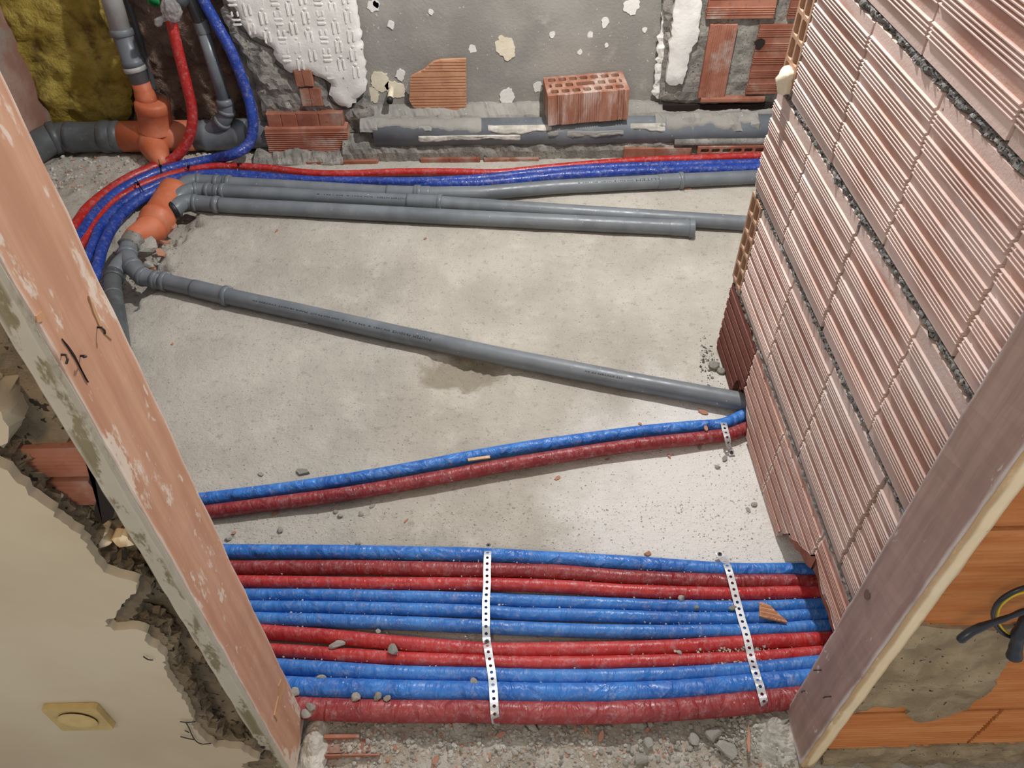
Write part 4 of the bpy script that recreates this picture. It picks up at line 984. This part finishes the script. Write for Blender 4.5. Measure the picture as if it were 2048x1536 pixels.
def cut(z):
    xs_ = []
    for i in range(len(Pq)):
        (xa, za), (xb, zb_) = Pq[i], Pq[(i+1)%len(Pq)]
        if (za-z)*(zb_-z) < 0: xs_.append(xa+(xb-xa)*(z-za)/(zb_-za))
    return (min(xs_), max(xs_)) if len(xs_) >= 2 else None
zlo, zhi = min(p[1] for p in Pq)+.0005, max(p[1] for p in Pq)-.0005; rows = []
z = zlo; i = 0
while z < zhi:
    g = i%6; wd = .0075 if g else .017
    for zz_, dd in ((z,0),(z+.0008,-.004),(z+.0030,-.004),(z+.0038,0)): rows.append((zz_, dd))
    z += wd+.0038; i += 1
rows.append((zhi, 0)); rows = [r for r in rows if r[0] <= zhi]
for z, dd in rows:
    c = cut(z) or cut(z-.001)
    for Yv in (2.945-dd-0, 2.962): V += [(c[0], Yv+(2.98-Yv)*0, z), (c[1], Yv, z)]
for i in range(len(rows)-1):
    a = i*4; Fc += [(a,a+1,a+5,a+4),(a+2,a+6,a+7,a+3),(a,a+4,a+6,a+2),(a+1,a+3,a+7,a+5)]
Fc += [(0,2,3,1), tuple(len(V)-4+q for q in (0,1,3,2))]
tl_ = fix_normals(mk('brick_slab', V, Fc, M['brick_tile'], label='broken ribbed tan brick slab leaning on the grey back wall', cat='brick'))
# foam blob on the partition wall end
c = WX(1572,160,.635); bm = bmesh.new(); bmesh.ops.create_icosphere(bm, subdivisions=3, radius=1)
V = [c+Vector((v.co.x*.016, v.co.y*.028, v.co.z*.030))*(1+.25*nz(v.co, 1.6, 2, 3)) for v in bm.verts]; V = [c+Vector((v.co.x*.018*(1+.3*nz(v.co,1.6,2)), v.co.y*.027*(1+.3*nz(v.co,1.6,2)), v.co.z*.032*(1+.3*nz(v.co,1.6,2)))) for v in bm.verts]
Fc = [tuple(q.index for q in f.verts) for f in bm.faces]; bm.free()
mk('foam_blob', V, Fc, M['foam'], label='cream blob of foam stuck in the cells at the partition wall end', cat='foam', smooth=True)

# ================================================================== perforated straps
def strap(pts, label, wd=.0165, pitch=.0150, screws=(0,-1)):
    path = catmull(P3(pts), .002); L = [0]
    for a, b in zip(path, path[1:]): L.append(L[-1]+(b-a).length)
    def at(s):
        for i in range(len(L)-1):
            if L[i+1] >= s: return path[i].lerp(path[i+1], (s-L[i])/max(1e-9, L[i+1]-L[i])), (path[min(i+3,len(path)-1)]-path[max(0,i-3)]).normalized()
        return path[-1], (path[-1]-path[-4]).normalized()
    t = empty('perforated_strap', (path[0].x,path[0].y,0), label, 'metal strap', 'perforated fixing straps')
    n = int(L[-1]/pitch); V = []; Fc = []
    for k in range(n):
        base = len(V); r = .0036
        outl = [(-.5,-.5),(0,-.5),(.5,-.5),(.5,0),(.5,.5),(0,.5),(-.5,.5),(-.5,0)]
        for th in (0, -.0012):
            for (a, b) in outl:
                p, tt = at((k+.5+a)*pitch); sd = tt.cross(Vector((0,0,1))).normalized(); up = sd.cross(tt); V.append(p+sd*b*wd+up*th)
            for (a, b) in outl:
                q = math.hypot(a, b); p, tt = at((k+.5)*pitch+a/q*r); sd = tt.cross(Vector((0,0,1))).normalized(); up = sd.cross(tt); V.append(p+sd*b/q*r+up*th)
        for i in range(8):
            j = (i+1)%8; Fc += [(base+i,base+j,base+8+j,base+8+i), (base+8+i,base+8+j,base+24+j,base+24+i), (base+16+i,base+24+i,base+24+j,base+16+j), (base+i,base+16+i,base+16+j,base+j)]
    fix_normals(mk('strip', V, Fc, M['steel'], t))
    for sc_ in screws:
        p, tt = at(L[-1]*sc_ if 0 < sc_ < 1 else (pitch*.5 if sc_ == 0 else (n-.5)*pitch)); V = []; Fc = []
        cylinder_z(V, Fc, p+Vector((0,0,-.002)), .0052, .004, 10); cylinder_z(V, Fc, p+Vector((0,0,-.008)), .0022, .010, 8); mk('screw', V, Fc, M['iron'], t)
    return t
strap([('f',977,1090,.004),('f',976,1097,.028),('f',975,1112,.0375),('f',974,1140,.036),('f',974,1168,.034),('f',972,1200,.0315),('f',972,1225,.0315),('f',972,1252,.033),('f',973,1277,.026),('f',976,1298,.034),('f',980,1324,.033),('f',984,1352,.037),('f',987,1384,.046),('f',989,1421,.046),('f',991,1439,.030),('f',992,1450,.004)], 'perforated metal strap holding the front bundle down at its middle', screws=(0,.57))
strap([('f',1436,1104,.016),('f',1444,1115,.020),('f',1452,1127,.032),('f',1458,1141,.0375),('f',1464,1163,.036),('f',1470,1187,.034),('f',1477,1213,.032),('f',1483,1237,.032),('f',1491,1262,.033),('f',1497,1287,.034),('f',1503,1316,.033),('f',1510,1340,.042),('f',1515,1357,.043),('f',1520,1371,.048),('f',1524,1388,.047),('f',1528,1402,.047),('f',1530,1413,.035)], 'perforated metal strap across the front bundle near the right jamb', screws=(0,))
strap([('f',1446,842,.030),('f',1448,849,.040),('f',1451,862,.040),('f',1454,872,.040),('f',1457,886,.030),('f',1461,900,.010),('f',1467,916,.004)], 'short perforated metal strap over the slanting tube pair', screws=(-1,))

# ================================================================== socket outlet and loose cables
c = (WY(86,1403,.5)+WY(232,1450,.5))/2; c.y = .4995
t = empty('socket_outlet', (c.x,c.y,c.z-.042), 'yellowed square socket outlet on the beige plaster wall', 'outlet')
S_ = .040; circ = [(.0275*math.cos(2*PI*k/32), .0275*math.sin(2*PI*k/32)) for k in range(32)]
holed('plate', [(-S_+.004,-S_),(S_-.004,-S_),(S_,-S_+.004),(S_,S_-.004),(S_-.004,S_),(-S_+.004,S_),(-S_,S_-.004),(-S_,-S_+.004)], [circ], lambda a, b, h: (c.x+a, c.y-.009-h, c.z+b), .009, M['outlet'], t)
prs = [(-.0115,.0285),(-.013,.0305),(-.0115,.033),(-.009,.0335)]
V, Fc, _ = sweep([Vector((c.x,c.y+q,c.z)) for q, _ in prs], [r for _, r in prs], 32, cap=False); mk('rim', V, Fc, M['outlet'], t, smooth=True)
V = []; Fc = []; cylinder_z(V, Fc, (c.x,c.y-.001,c.z), .0274, .002, 32, (0,-1,0)); well = mk('well', V, Fc, M['outlet'], t)
for dx, dz, rr in ((-.0095,0,.0026),(.0095,0,.0026),(0,.0,.002)):
    V = []; Fc = []; cylinder_z(V, Fc, (c.x+dx,c.y-.0032,c.z+dz), rr, .0006, 10, (0,-1,0)); mk('pin_hole', V, Fc, M['outlet_dark'], well)
t = empty('cable_bundle', WY(2030,1290,.5), 'taped black cable ends with a yellow wire hanging on the orange brick wall', 'cable')
def cable(nm, pix, r, m_, Y=(.49,.48), tip=None):
    P = [WY(u, v, Y[0]+(Y[1]-Y[0])*i/max(1,len(pix)-1)) for i, (u, v) in enumerate(pix)]; path = catmull(P, .003); n = len(path)
    rad = [r*(1+(.35*noise.noise(p*60))) for p in path]
    if tip: rad = [q*(1+tip*max(0, (i/n-.55)/.45)) for i, q in enumerate(rad)]; rad[-1] *= .6
    V, Fc, _ = sweep(path, rad, 12); mk(nm, V, Fc, m_, t, smooth=True)
tape = plain('blue_black_tape', srgb(34,38,46), .3)
cable('loop_cable', [(2120,1160),(2070,1170),(2040,1178),(2012,1192),(1994,1208),(1986,1228),(1991,1250),(2005,1265),(2022,1274),(2050,1285)], .0032, tape, (.50,.485))
cable('yellow_wire', [(2120,1170),(2060,1182),(2030,1190),(2008,1205),(1997,1222),(1997,1242),(2006,1258),(2020,1270)], .0016, M['yellow'], (.495,.488))
cable('taped_end', [(2140,1190),(2080,1210),(2048,1222),(2010,1237),(1978,1248),(1945,1262),(1916,1282)], .0042, tape, (.49,.455), .55)
cable('taped_end', [(2120,1215),(2070,1230),(2048,1248),(2038,1270),(2032,1292),(2028,1316)], .0085, tape, (.50,.47), .1)
# wire mesh hairs on the plaster edge
t = empty('wire_scrap', WY(390,1470,.49), 'thin rusty wire scraps sticking out of the plaster edge', 'wire')
for pix in ([(360,1443),(375,1445),(391,1443)],[(372,1445),(378,1456),(384,1470),(392,1482),(404,1488),(422,1487)],[(361,1473),(376,1477),(388,1479)],[(370,1461),(378,1465)],[(287,1313),(296,1319),(306,1320)]):
    V, Fc, _ = sweep(catmull([WY(u, v, .496) for u, v in pix], .003), .0009, 5); mk('wire', V, Fc, M['iron'], t)

# ================================================================== rubble
def rock_mesh(seed, mat, flat=.6, sub=2):
    bm = bmesh.new(); bmesh.ops.create_icosphere(bm, subdivisions=sub, radius=1); rr = random.Random(seed)
    cuts = [Vector((rr.uniform(-1,1), rr.uniform(-1,1), rr.uniform(-1,1))).normalized() for _ in range(7)]
    for v in bm.verts:
        p = v.co.normalized()
        for c in cuts:
            d = p.dot(c)
            if d > .62: p -= c*(d-.62)
        p *= 1+.16*nz(p, 2.2, seed, 3); p.z *= flat; v.co = p
    mz = min(v.co.z for v in bm.verts)
    for v in bm.verts: v.co.z -= mz*.8
    me = bpy.data.meshes.new('rock'); bm.to_mesh(me); bm.free(); me.materials.append(mat); return me
def shard_mesh(seed, mat, th=.28):
    rr = random.Random(seed); n = 7; P = [(math.cos(2*PI*k/n)*rr.uniform(.55,1.1), .7*math.sin(2*PI*k/n)*rr.uniform(.55,1.1)) for k in range(n)]
    V = [(x,y,0) for x, y in P]+[(x*.94,y*.94,th+rr.uniform(-.06,.06)) for x, y in P]
    Fc = [tuple(range(n))[::-1], tuple(range(n,2*n))]+[(k,(k+1)%n,n+(k+1)%n,n+k) for k in range(n)]
    me = bpy.data.meshes.new('shard'); me.from_pydata(V, [], Fc); me.materials.append(mat); return me
ROCKS = [rock_mesh(i, M['rubble'], .55+.07*(i%4)) for i in range(8)]; SHARDS = [shard_mesh(i, M['rubble_clay']) for i in range(5)]; FLATS = [shard_mesh(i+20, M['rubble'], .45) for i in range(4)]
rng = random.Random(99)
def put(name, me, u, v, z, px, label, cat, group, sq=(1,1,1), rz=None, tilt=0):
    p = F(u, v, z); s = px/2*((RCV @ (p-CAM)).z)/FPX
    o = bpy.data.objects.new(name, me); COL.objects.link(o); o.location = p; o.scale = (s*sq[0], s*sq[1], s*sq[2])
    o.rotation_euler = (rng.uniform(-tilt,tilt), rng.uniform(-tilt,tilt), rng.uniform(0,6.3) if rz is None else rz)
    return props(o, label, cat, group)
RG = 'concrete lumps lying on the tubes'
put('concrete_lump', ROCKS[0], 785,1302,.030, 27, 'round grey concrete lump wedged between the two bright red tubes', 'stone', RG, (1,1,1.2))
put('concrete_lump', ROCKS[1], 674,1292,.024, 36, 'flat grey concrete lump between the two red tubes near the left jamb', 'stone', RG, (1.1,.5,.7), .1)
put('concrete_lump', ROCKS[2], 712,1397,.036, 23, 'grey concrete lump on the thickest blue tube, left of a smaller pair', 'stone', RG, (1,1,1.1))
put('concrete_lump', ROCKS[3], 756,1396,.036, 20, 'small grey concrete lump on the thickest blue tube', 'stone', RG)
put('concrete_lump', ROCKS[4], 775,1398,.036, 17, 'small pointed concrete crumb right beside another on the blue tube', 'stone', RG)
put('concrete_lump', ROCKS[5], 948,1364,.034, 17, 'concrete crumb on the blue tube beside the middle strap', 'stone', RG)
put('concrete_lump', ROCKS[6], 645,1358,.028, 26, 'flat concrete crumb between the near blue tubes', 'stone', RG, (1,.5,.8), .1)
put('concrete_lump', ROCKS[7], 592,1388,.030, 24, 'concrete lump squeezed between blue tube and left jamb', 'stone', RG)
put('concrete_lump', ROCKS[1], 622,1416,.036, 22, 'grey concrete lump on the wine-red tube at the left jamb', 'stone', RG)
put('concrete_lump', ROCKS[0], 612,1430,.030, 26, 'grey concrete lump at the foot of the left jamb above the mortar heap', 'stone', RG)
put('concrete_lump', ROCKS[4], 757,1264,.022, 12, 'concrete crumb in the gap beside the nearest thin blue tube', 'stone', RG)
put('concrete_lump', ROCKS[5], 1358,1306,.024, 12, 'small white pebble between the red tubes right of the middle strap', 'stone', RG)
put('concrete_lump', ROCKS[2], 1466,1217,.026, 20, 'grey crumb beside the right strap on the thin blue tubes', 'stone', RG, (1,.6,.8), 0)
put('concrete_lump', ROCKS[3], 1362,1197,.022, 16, 'grey crumb between red tube and thin blue tube', 'stone', RG)
put('concrete_lump', ROCKS[6], 1392,1216,.026, 12, 'tiny crumb between two thin blue tubes', 'stone', RG)
for i, (u, v, s, lb) in enumerate(((303,505,62,'large broken concrete chunk in the trench by the branch fitting'),(314,478,52,'long concrete splinter beside the orange reducer'),(355,432,30,'concrete chunk under the rubber seal of the orange drain'),(300,535,26,'small concrete chunk at the trench edge by the branch fitting'))):
    put('concrete_chunk', ROCKS[(i*3)%8], u, v, -.004, s, lb, 'stone', 'broken pieces in the pipe trench', (1.0,.62 if i == 1 else .9,1.0), .9 if i == 1 else None, .3)
for i, (u, v, s, lb) in enumerate(((293,488,36,'clay shard leaning on the orange reducer'),(331,487,30,'curved clay shard at the trench rim'),(322,506,30,'clay shard below the curved one at the trench rim'),(346,455,32,'clay shard beside the fat orange pipe'),(308,540,24,'dark clay shard at the near end of the trench'))):
    put('clay_shard', SHARDS[i%5], u, v, .004, s, lb, 'shard', 'broken pieces in the pipe trench', (1,1,1), None, .5)
# clay chips on the slab
for i, (u, v, s, lb) in enumerate(((551,1027,18,'clay chip just below the slanting tubes near the left jamb'),(468,1066,14,'clay chip near the left jamb behind the front bundle'),(812,1042,14,'thin clay sliver behind the front bundle'),(720,1026,14,'short clay sliver below the slanting tubes'),(1116,956,18,'brown clay chip on the whiter part of the floor'),(1214,919,12,'clay chip in the shadow of the slanting tubes'),(1296,1108,20,'clay chip touching the farthest front tube'),(1338,912,12,'pale clay chip right of the middle floor'),(1280,848,12,'dark brown chip behind the slanting blue tube'),(1408,826,26,'splintered clay chips beside the long pipe'),(1375,377,18,'brick chip against the rear grey pipe'),(850,477,10,'small dark chip in the middle of the floor'),(553,462,14,'red sliver on the floor below the front grey pipe'),(345,688,10,'red speck of clay near the left jamb'),(1412,858,18,'round clay chip lying on the slanting blue tube'))):
    z = .043 if 'lying' in lb else .001
    put('clay_chip', SHARDS[i%5], u, v, z, s, lb, 'chip', 'clay chips on the floor', (1,.55 if 'sliver' in lb else .9,.7))
for i, (u, v, s, lb) in enumerate(((605,945,30,'flat pale concrete flake behind the slanting blue tube'),(522,950,18,'grey pebble behind the slanting blue tube near the jamb'),(457,1078,16,'pale pebble between jamb and front bundle'),(672,1024,12,'pale pebble under the slanting pair'),(722,1030,12,'grey flake under the slanting pair beside a clay sliver'),(744,1013,18,'broad pale flake in the shadow of the slanting pair'),(680,1032,14,'white pebble in front of the slanting pair'),(562,1062,16,'pale crumb between slanting pair and front bundle'),(717,1087,14,'crumb against the farthest front tube'),(1450,918,22,'grey crumb beside the short strap foot'),(1398,894,18,'grey crumb left of the short strap'),(1435,935,14,'grey crumb below the short strap'),(1508,1010,16,'crumb at the foot of the partition wall'),(1496,1020,18,'pale crumb beside another at the foot of the partition wall'))):
    put('crumb', FLATS[i%4] if s > 17 else ROCKS[i%8], u, v, .0, s, lb, 'stone', 'crumbs on the floor slab', (1,.8,.7))
for u, v, s, lb in ((1425,735,26,'mortar crumb heap at the dark brick foot'),(1440,745,20,'mortar crumb beside the dark brick')):
    put('mortar_clod', ROCKS[3], u, v, 0, s, lb, 'stone', 'mortar clods by the dark brick')
# rubble pieces on the threshold
placed = []
for i in range(150):
    for _ in range(20):
        u = rng.uniform(655,1590); v = rng.uniform(1448,1545)
        if all(abs(u-a)+abs(v-b) > 9 for a, b in placed): break
    placed.append((u, v)); s = rng.choice((6,7,8,8,10,10,12,14,18)) * (1.25 if u > 1250 else .9)
    put('rubble_stone', rng.choice(ROCKS), u, v, -.006, s, 'grey rubble stone scattered on the threshold before the front bundle', 'stone', 'rubble stones on the threshold', (1,rng.uniform(.6,1),rng.uniform(.6,1)), None, .4)
for i, (u, v, s) in enumerate(((1202,1472,26),(1150,1456,16),(1172,1460,14),(1295,1460,18),(1180,1466,14),(790,1495,14),(980,1512,14),(1330,1438,14),(872,1520,30),(1000,1470,26))):
    put('clay_shard', SHARDS[i%5], u, v, -.002, s, 'pink clay shard among the threshold rubble', 'shard', 'clay shards on the threshold', (1,.8,.6), None, .25)
put('mortar_slab', FLATS[1], 1560,1440,.004, 60, 'pale mortar slab beside the right jamb foot', 'stone', None, (1,.8,.5), .4)
put('clay_splinter', SHARDS[2], 1497,1480,.012, 62, 'long pinkish clay splinter lying near the right jamb foot', 'shard', None, (1,.22,.4), 1.35)
for (u, v, s, lb) in ((1425,1470,40,'largest grey stone in the rubble right of centre'),(1450,1500,50,'dark grey stone in the rubble near the right jamb'),(1280,1520,34,'dark round stone at the lower picture edge'),(1300,1488,28,'stone above the dark round one in the rubble'),(1385,1480,32,'pale stone left of the largest one in the rubble'),(1062,1456,30,'grey stone in the rubble just under the nearest tube'),(944,1456,22,'pale stone left of the middle strap foot')):
    put('rubble_stone', rng.choice(ROCKS), u, v, -.006, s, lb, 'stone', 'rubble stones on the threshold', (1,.8,.8), None, .3)
# broken hollow brick bedded in the threshold
t = empty('broken_brick', F(690,1500,-.02), 'broken red hollow brick bedded in the threshold rubble', 'brick')
def bx(nm, ua, va, ub, vb, z0, z1, m_):
    a = F(ua, vb, z0); b = F(ub, va, z0); V = []; Fc = []; boxvf((a.x,a.y,z0), (b.x,b.y,z1), V, Fc)
    V = [v+Vector((.003*nz(v,30,1), .003*nz(v,30,2), .002*nz(v,30,3))) for v in V]; mk(nm, V, Fc, m_, t)
bx('web', 652,1478,722,1487, -.02,.004, M['brick_red']); bx('web', 653,1515,762,1521, -.02,.006, M['brick_red']); bx('shell', 655,1487,745,1515, -.03,-.0055, M['brick_red'])
# mortar heaps at both jamb feet
def heap(name, u, v, rx, ry, h, label, seed, m_=M['rubble']):
    c = F(u, v); V = []; Fc = []; n = 48; m = 18; V.append((c.x,c.y,h))
    for j in range(1, m+1):
        for k in range(n):
            a = 2*PI*k/n; f = j/m; x = c.x+rx*f*math.cos(a); y = c.y+ry*f*math.sin(a)
            V.append((x, y, h*(1-f*f)*(1+.4*nz((x,y,0),45,seed))+.004*nz((x,y,0),95,seed+1)-.012*f))
    for k in range(n): Fc.append((0, 1+k, 1+(k+1)%n))
    for j in range(m-1):
        for k in range(n): a = 1+j*n; Fc.append((a+k, a+n+k, a+n+(k+1)%n, a+(k+1)%n))
    mk(name, V, Fc, m_, label=label, cat='mortar', group='mortar heaps')
heap('mortar_heap', 626,1492, .030,.07, .014, 'grey mortar heap at the foot of the left jamb', 3)
heap('mortar_heap', 1545,1450, .080,.075, .014, 'rough mortar heap covering the near tube end by the right jamb', 5)
# ribbed shard lying on the thin blue tubes
pix = [(1519,1204),(1523,1205),(1540,1211),(1556,1227),(1571,1239),(1575,1245),(1545,1239),(1519,1232)]
Q = [F(u, v, .036) for u, v in pix]; o0 = Q[0]; eu = (Q[5]-Q[7]).normalized(); en_ = Vector((0,0,1)); ew = en_.cross(eu)
poly = [((q-o0).dot(eu), (q-o0).dot(ew)) for q in Q]
patch('ribbed_shard', poly, lambda a, b, h: o0+eu*a+ew*b+Vector((0,0,1))*(h-.004), .007, .0028, M['brick_tile'], hf=lambda a, b: .0022*math.sin(b*2*PI/.0095), edge=.001, seed=3, label='orange ribbed brick shard lying across the thin blue tubes', cat='shard', smooth=False)
V = []; Fc = []; a = F(936,921,.038); b = F(980,915,.038); d_ = (b-a).normalized(); n_ = Vector((-d_.y,d_.x,0))
boxvf((0,-.004,0), ((b-a).length,.004,.004), V, Fc, Matrix.Translation(a) @ Matrix((( d_.x,n_.x,0,0),(d_.y,n_.y,0,0),(d_.z,0,1,0),(0,0,0,1)))); mk('wood_sliver', V, Fc, M['wood_edge'], label='pale wooden sliver lying between the slanting tubes', cat='sliver')
V = []; Fc = []; a = F(590,640,0); boxvf((-.045,-.016,-.003), (.045,.016,.004), V, Fc, Matrix.Translation(a) @ Matrix.Rotation(-.12,4,'Z')); V = [v+Vector((.004*nz(v,40,1),.004*nz(v,40,2),0)) for v in V]
mk('plaster_scrap', V, Fc, M['rubble'], label='flat pale plaster scrap beside the long slanting pipe', cat='scrap')
# fine grit: too many grains to count
def grit(name, n, sampler, smin, smax, mat, label, z=0.0):
    ico = bmesh.new(); bmesh.ops.create_icosphere(ico, subdivisions=1, radius=1); bv = [v.co.copy() for v in ico.verts]; bf = [tuple(q.index for q in f.verts) for f in ico.faces]; ico.free()
    rr = random.Random(n); V = []; Fc = []
    for _ in range(n):
        p = sampler(rr)
        if p is None: continue
        s = smin*(smax/smin)**(rr.random()**2.2); k = len(V); sx, sy, sz = s*rr.uniform(.6,1.2), s*rr.uniform(.6,1.2), s*rr.uniform(.4,.9); a = rr.uniform(0,PI); ca, sa = math.cos(a), math.sin(a)
        for q in bv:
            j = rr.uniform(.75,1.25); x, y = q.x*sx*j, q.y*sy*j; V.append((p[0]+x*ca-y*sa, p[1]+x*sa+y*ca, p[2]+q.z*sz*j+sz*.5))
        Fc += [tuple(i+k for i in f) for f in bf]
    mk(name, V, Fc, mat, label=label, cat='grit', kind='stuff')
def pixbox(u0, v0, u1, v1, z=-.004): return lambda rr: F(rr.uniform(u0,u1), rr.uniform(v0,v1), z)
def thr(rr):
    p = F(rr.uniform(600,1600), rr.triangular(1438,1560,1470), 0); return (p.x, p.y, floor_h(p.x, p.y)-.001)
grit('gravel', 5200, thr, .0010, .0058, M['rubble'], 'fine grey gravel strewn over the threshold')
grit('gravel', 900, thr, .0010, .0042, M['rubble_clay'], 'fine brick crumbs strewn over the threshold')
def slab(rr):
    a = rr.random()
    if a < .18: u = rr.gauss(1485,45); v = rr.uniform(880,1120)
    elif a < .6: u = rr.uniform(450,1450); v = 1000+(1450-u)*.03+abs(rr.gauss(0,45))
    elif a < .75: u = rr.uniform(460,1560); v = rr.gauss(1085,14)+ (u-460)*.03
    else: u = rr.uniform(300,1480); v = rr.uniform(480,1090)
    p = F(u, v)
    return (p.x, p.y, floor_h(p.x, p.y)-.0005) if .42 < p.y and p.x < .635 else None
grit('grit', 3400, slab, .0007, .0030, M['rubble'], 'fine pale grit scattered over the concrete slab')
darkgrit = rough_mat('dark_grit', srgb(112,110,106), srgb(140,136,130), 40, .95, .3)
grit('grit', 1300, slab, .0005, .0016, darkgrit, 'fine dark grit scattered over the concrete slab')
def tops(rr):
    keys = list(fpaths); i = rr.randrange(len(keys)-1); pa, ra_ = fpaths[keys[i]]; pb, rb_ = fpaths[keys[i+1]]
    j = rr.randrange(int(len(pa)*.22), int(len(pa)*.86)); p = pa[j]
    if p.x > .2 and rr.random() < .0: return None
    q = min(pb, key=lambda s: abs(s.x-p.x)); m_ = (p+q)/2
    if rr.random() < .5 and p.x < .3: return None
    if (p-q).length > ra_+rb_+.006: return (m_.x+rr.uniform(-.01,.01), m_.y+rr.gauss(0,.006), rr.uniform(.0,.012))
    return (m_.x, m_.y+rr.gauss(0,.003), .5*(ra_+rb_)+rr.uniform(.002,.006))
grit('grit', 1500, tops, .0008, .0032, M['rubble'], 'pale grit caught between the tubes of the front bundle')
def hp(rr): x = rr.gauss(.475,.04); y = rr.gauss(.615,.03); return (x, y, floor_h(x, y)+rr.uniform(.004,.014)) if x < .55 else None
grit('gravel', 700, hp, .0012, .006, M['rubble'], 'gravel heaped against the foot of the right jamb')
def rbed(rr):
    u = rr.gauss(1490,55); v = rr.choice((1302,1328,1345,1372,1398))+rr.gauss(0,4); p = F(u, v, .02); return (p.x, p.y, .016+rr.uniform(0,.010)) if p.x < .56 else None
grit('gravel', 900, rbed, .0012, .0042, M['rubble'], 'gravel filling the gaps of the bundle near the right jamb')
def trn(rr):
    a, b = rr.choice(list(zip(trench, trench[1:]))); p = a.lerp(b, rr.random())+Vector((rr.gauss(0,.07), rr.gauss(0,.07))); return (p.x, p.y, floor_h(p.x, p.y))
grit('rubble_bed', 900, trn, .0015, .008, M['rubble'], 'broken concrete bed in the pipe trench')
def cor(rr): x = rr.uniform(-1.75,-.95); y = rr.uniform(2.62,2.9); return (x, y, floor_h(x, y)-.001)
grit('rubble_bed', 1500, cor, .0015, .010, M['rubble'], 'broken concrete bed below the horizontal drain line')
grit('rubble_bed', 350, cor, .0015, .008, M['rubble_clay'], 'brick crumbs below the horizontal drain line')
def brk(rr): u = rr.uniform(1400,1480); v = rr.gauss(720,28); p = F(u, v); return (p.x, p.y, 0) if p.x < .635 and p.x > .55 else None
grit('gravel', 400, brk, .0012, .005, M['mortar_dark'], 'mortar crumbs at the foot of the dark brick')
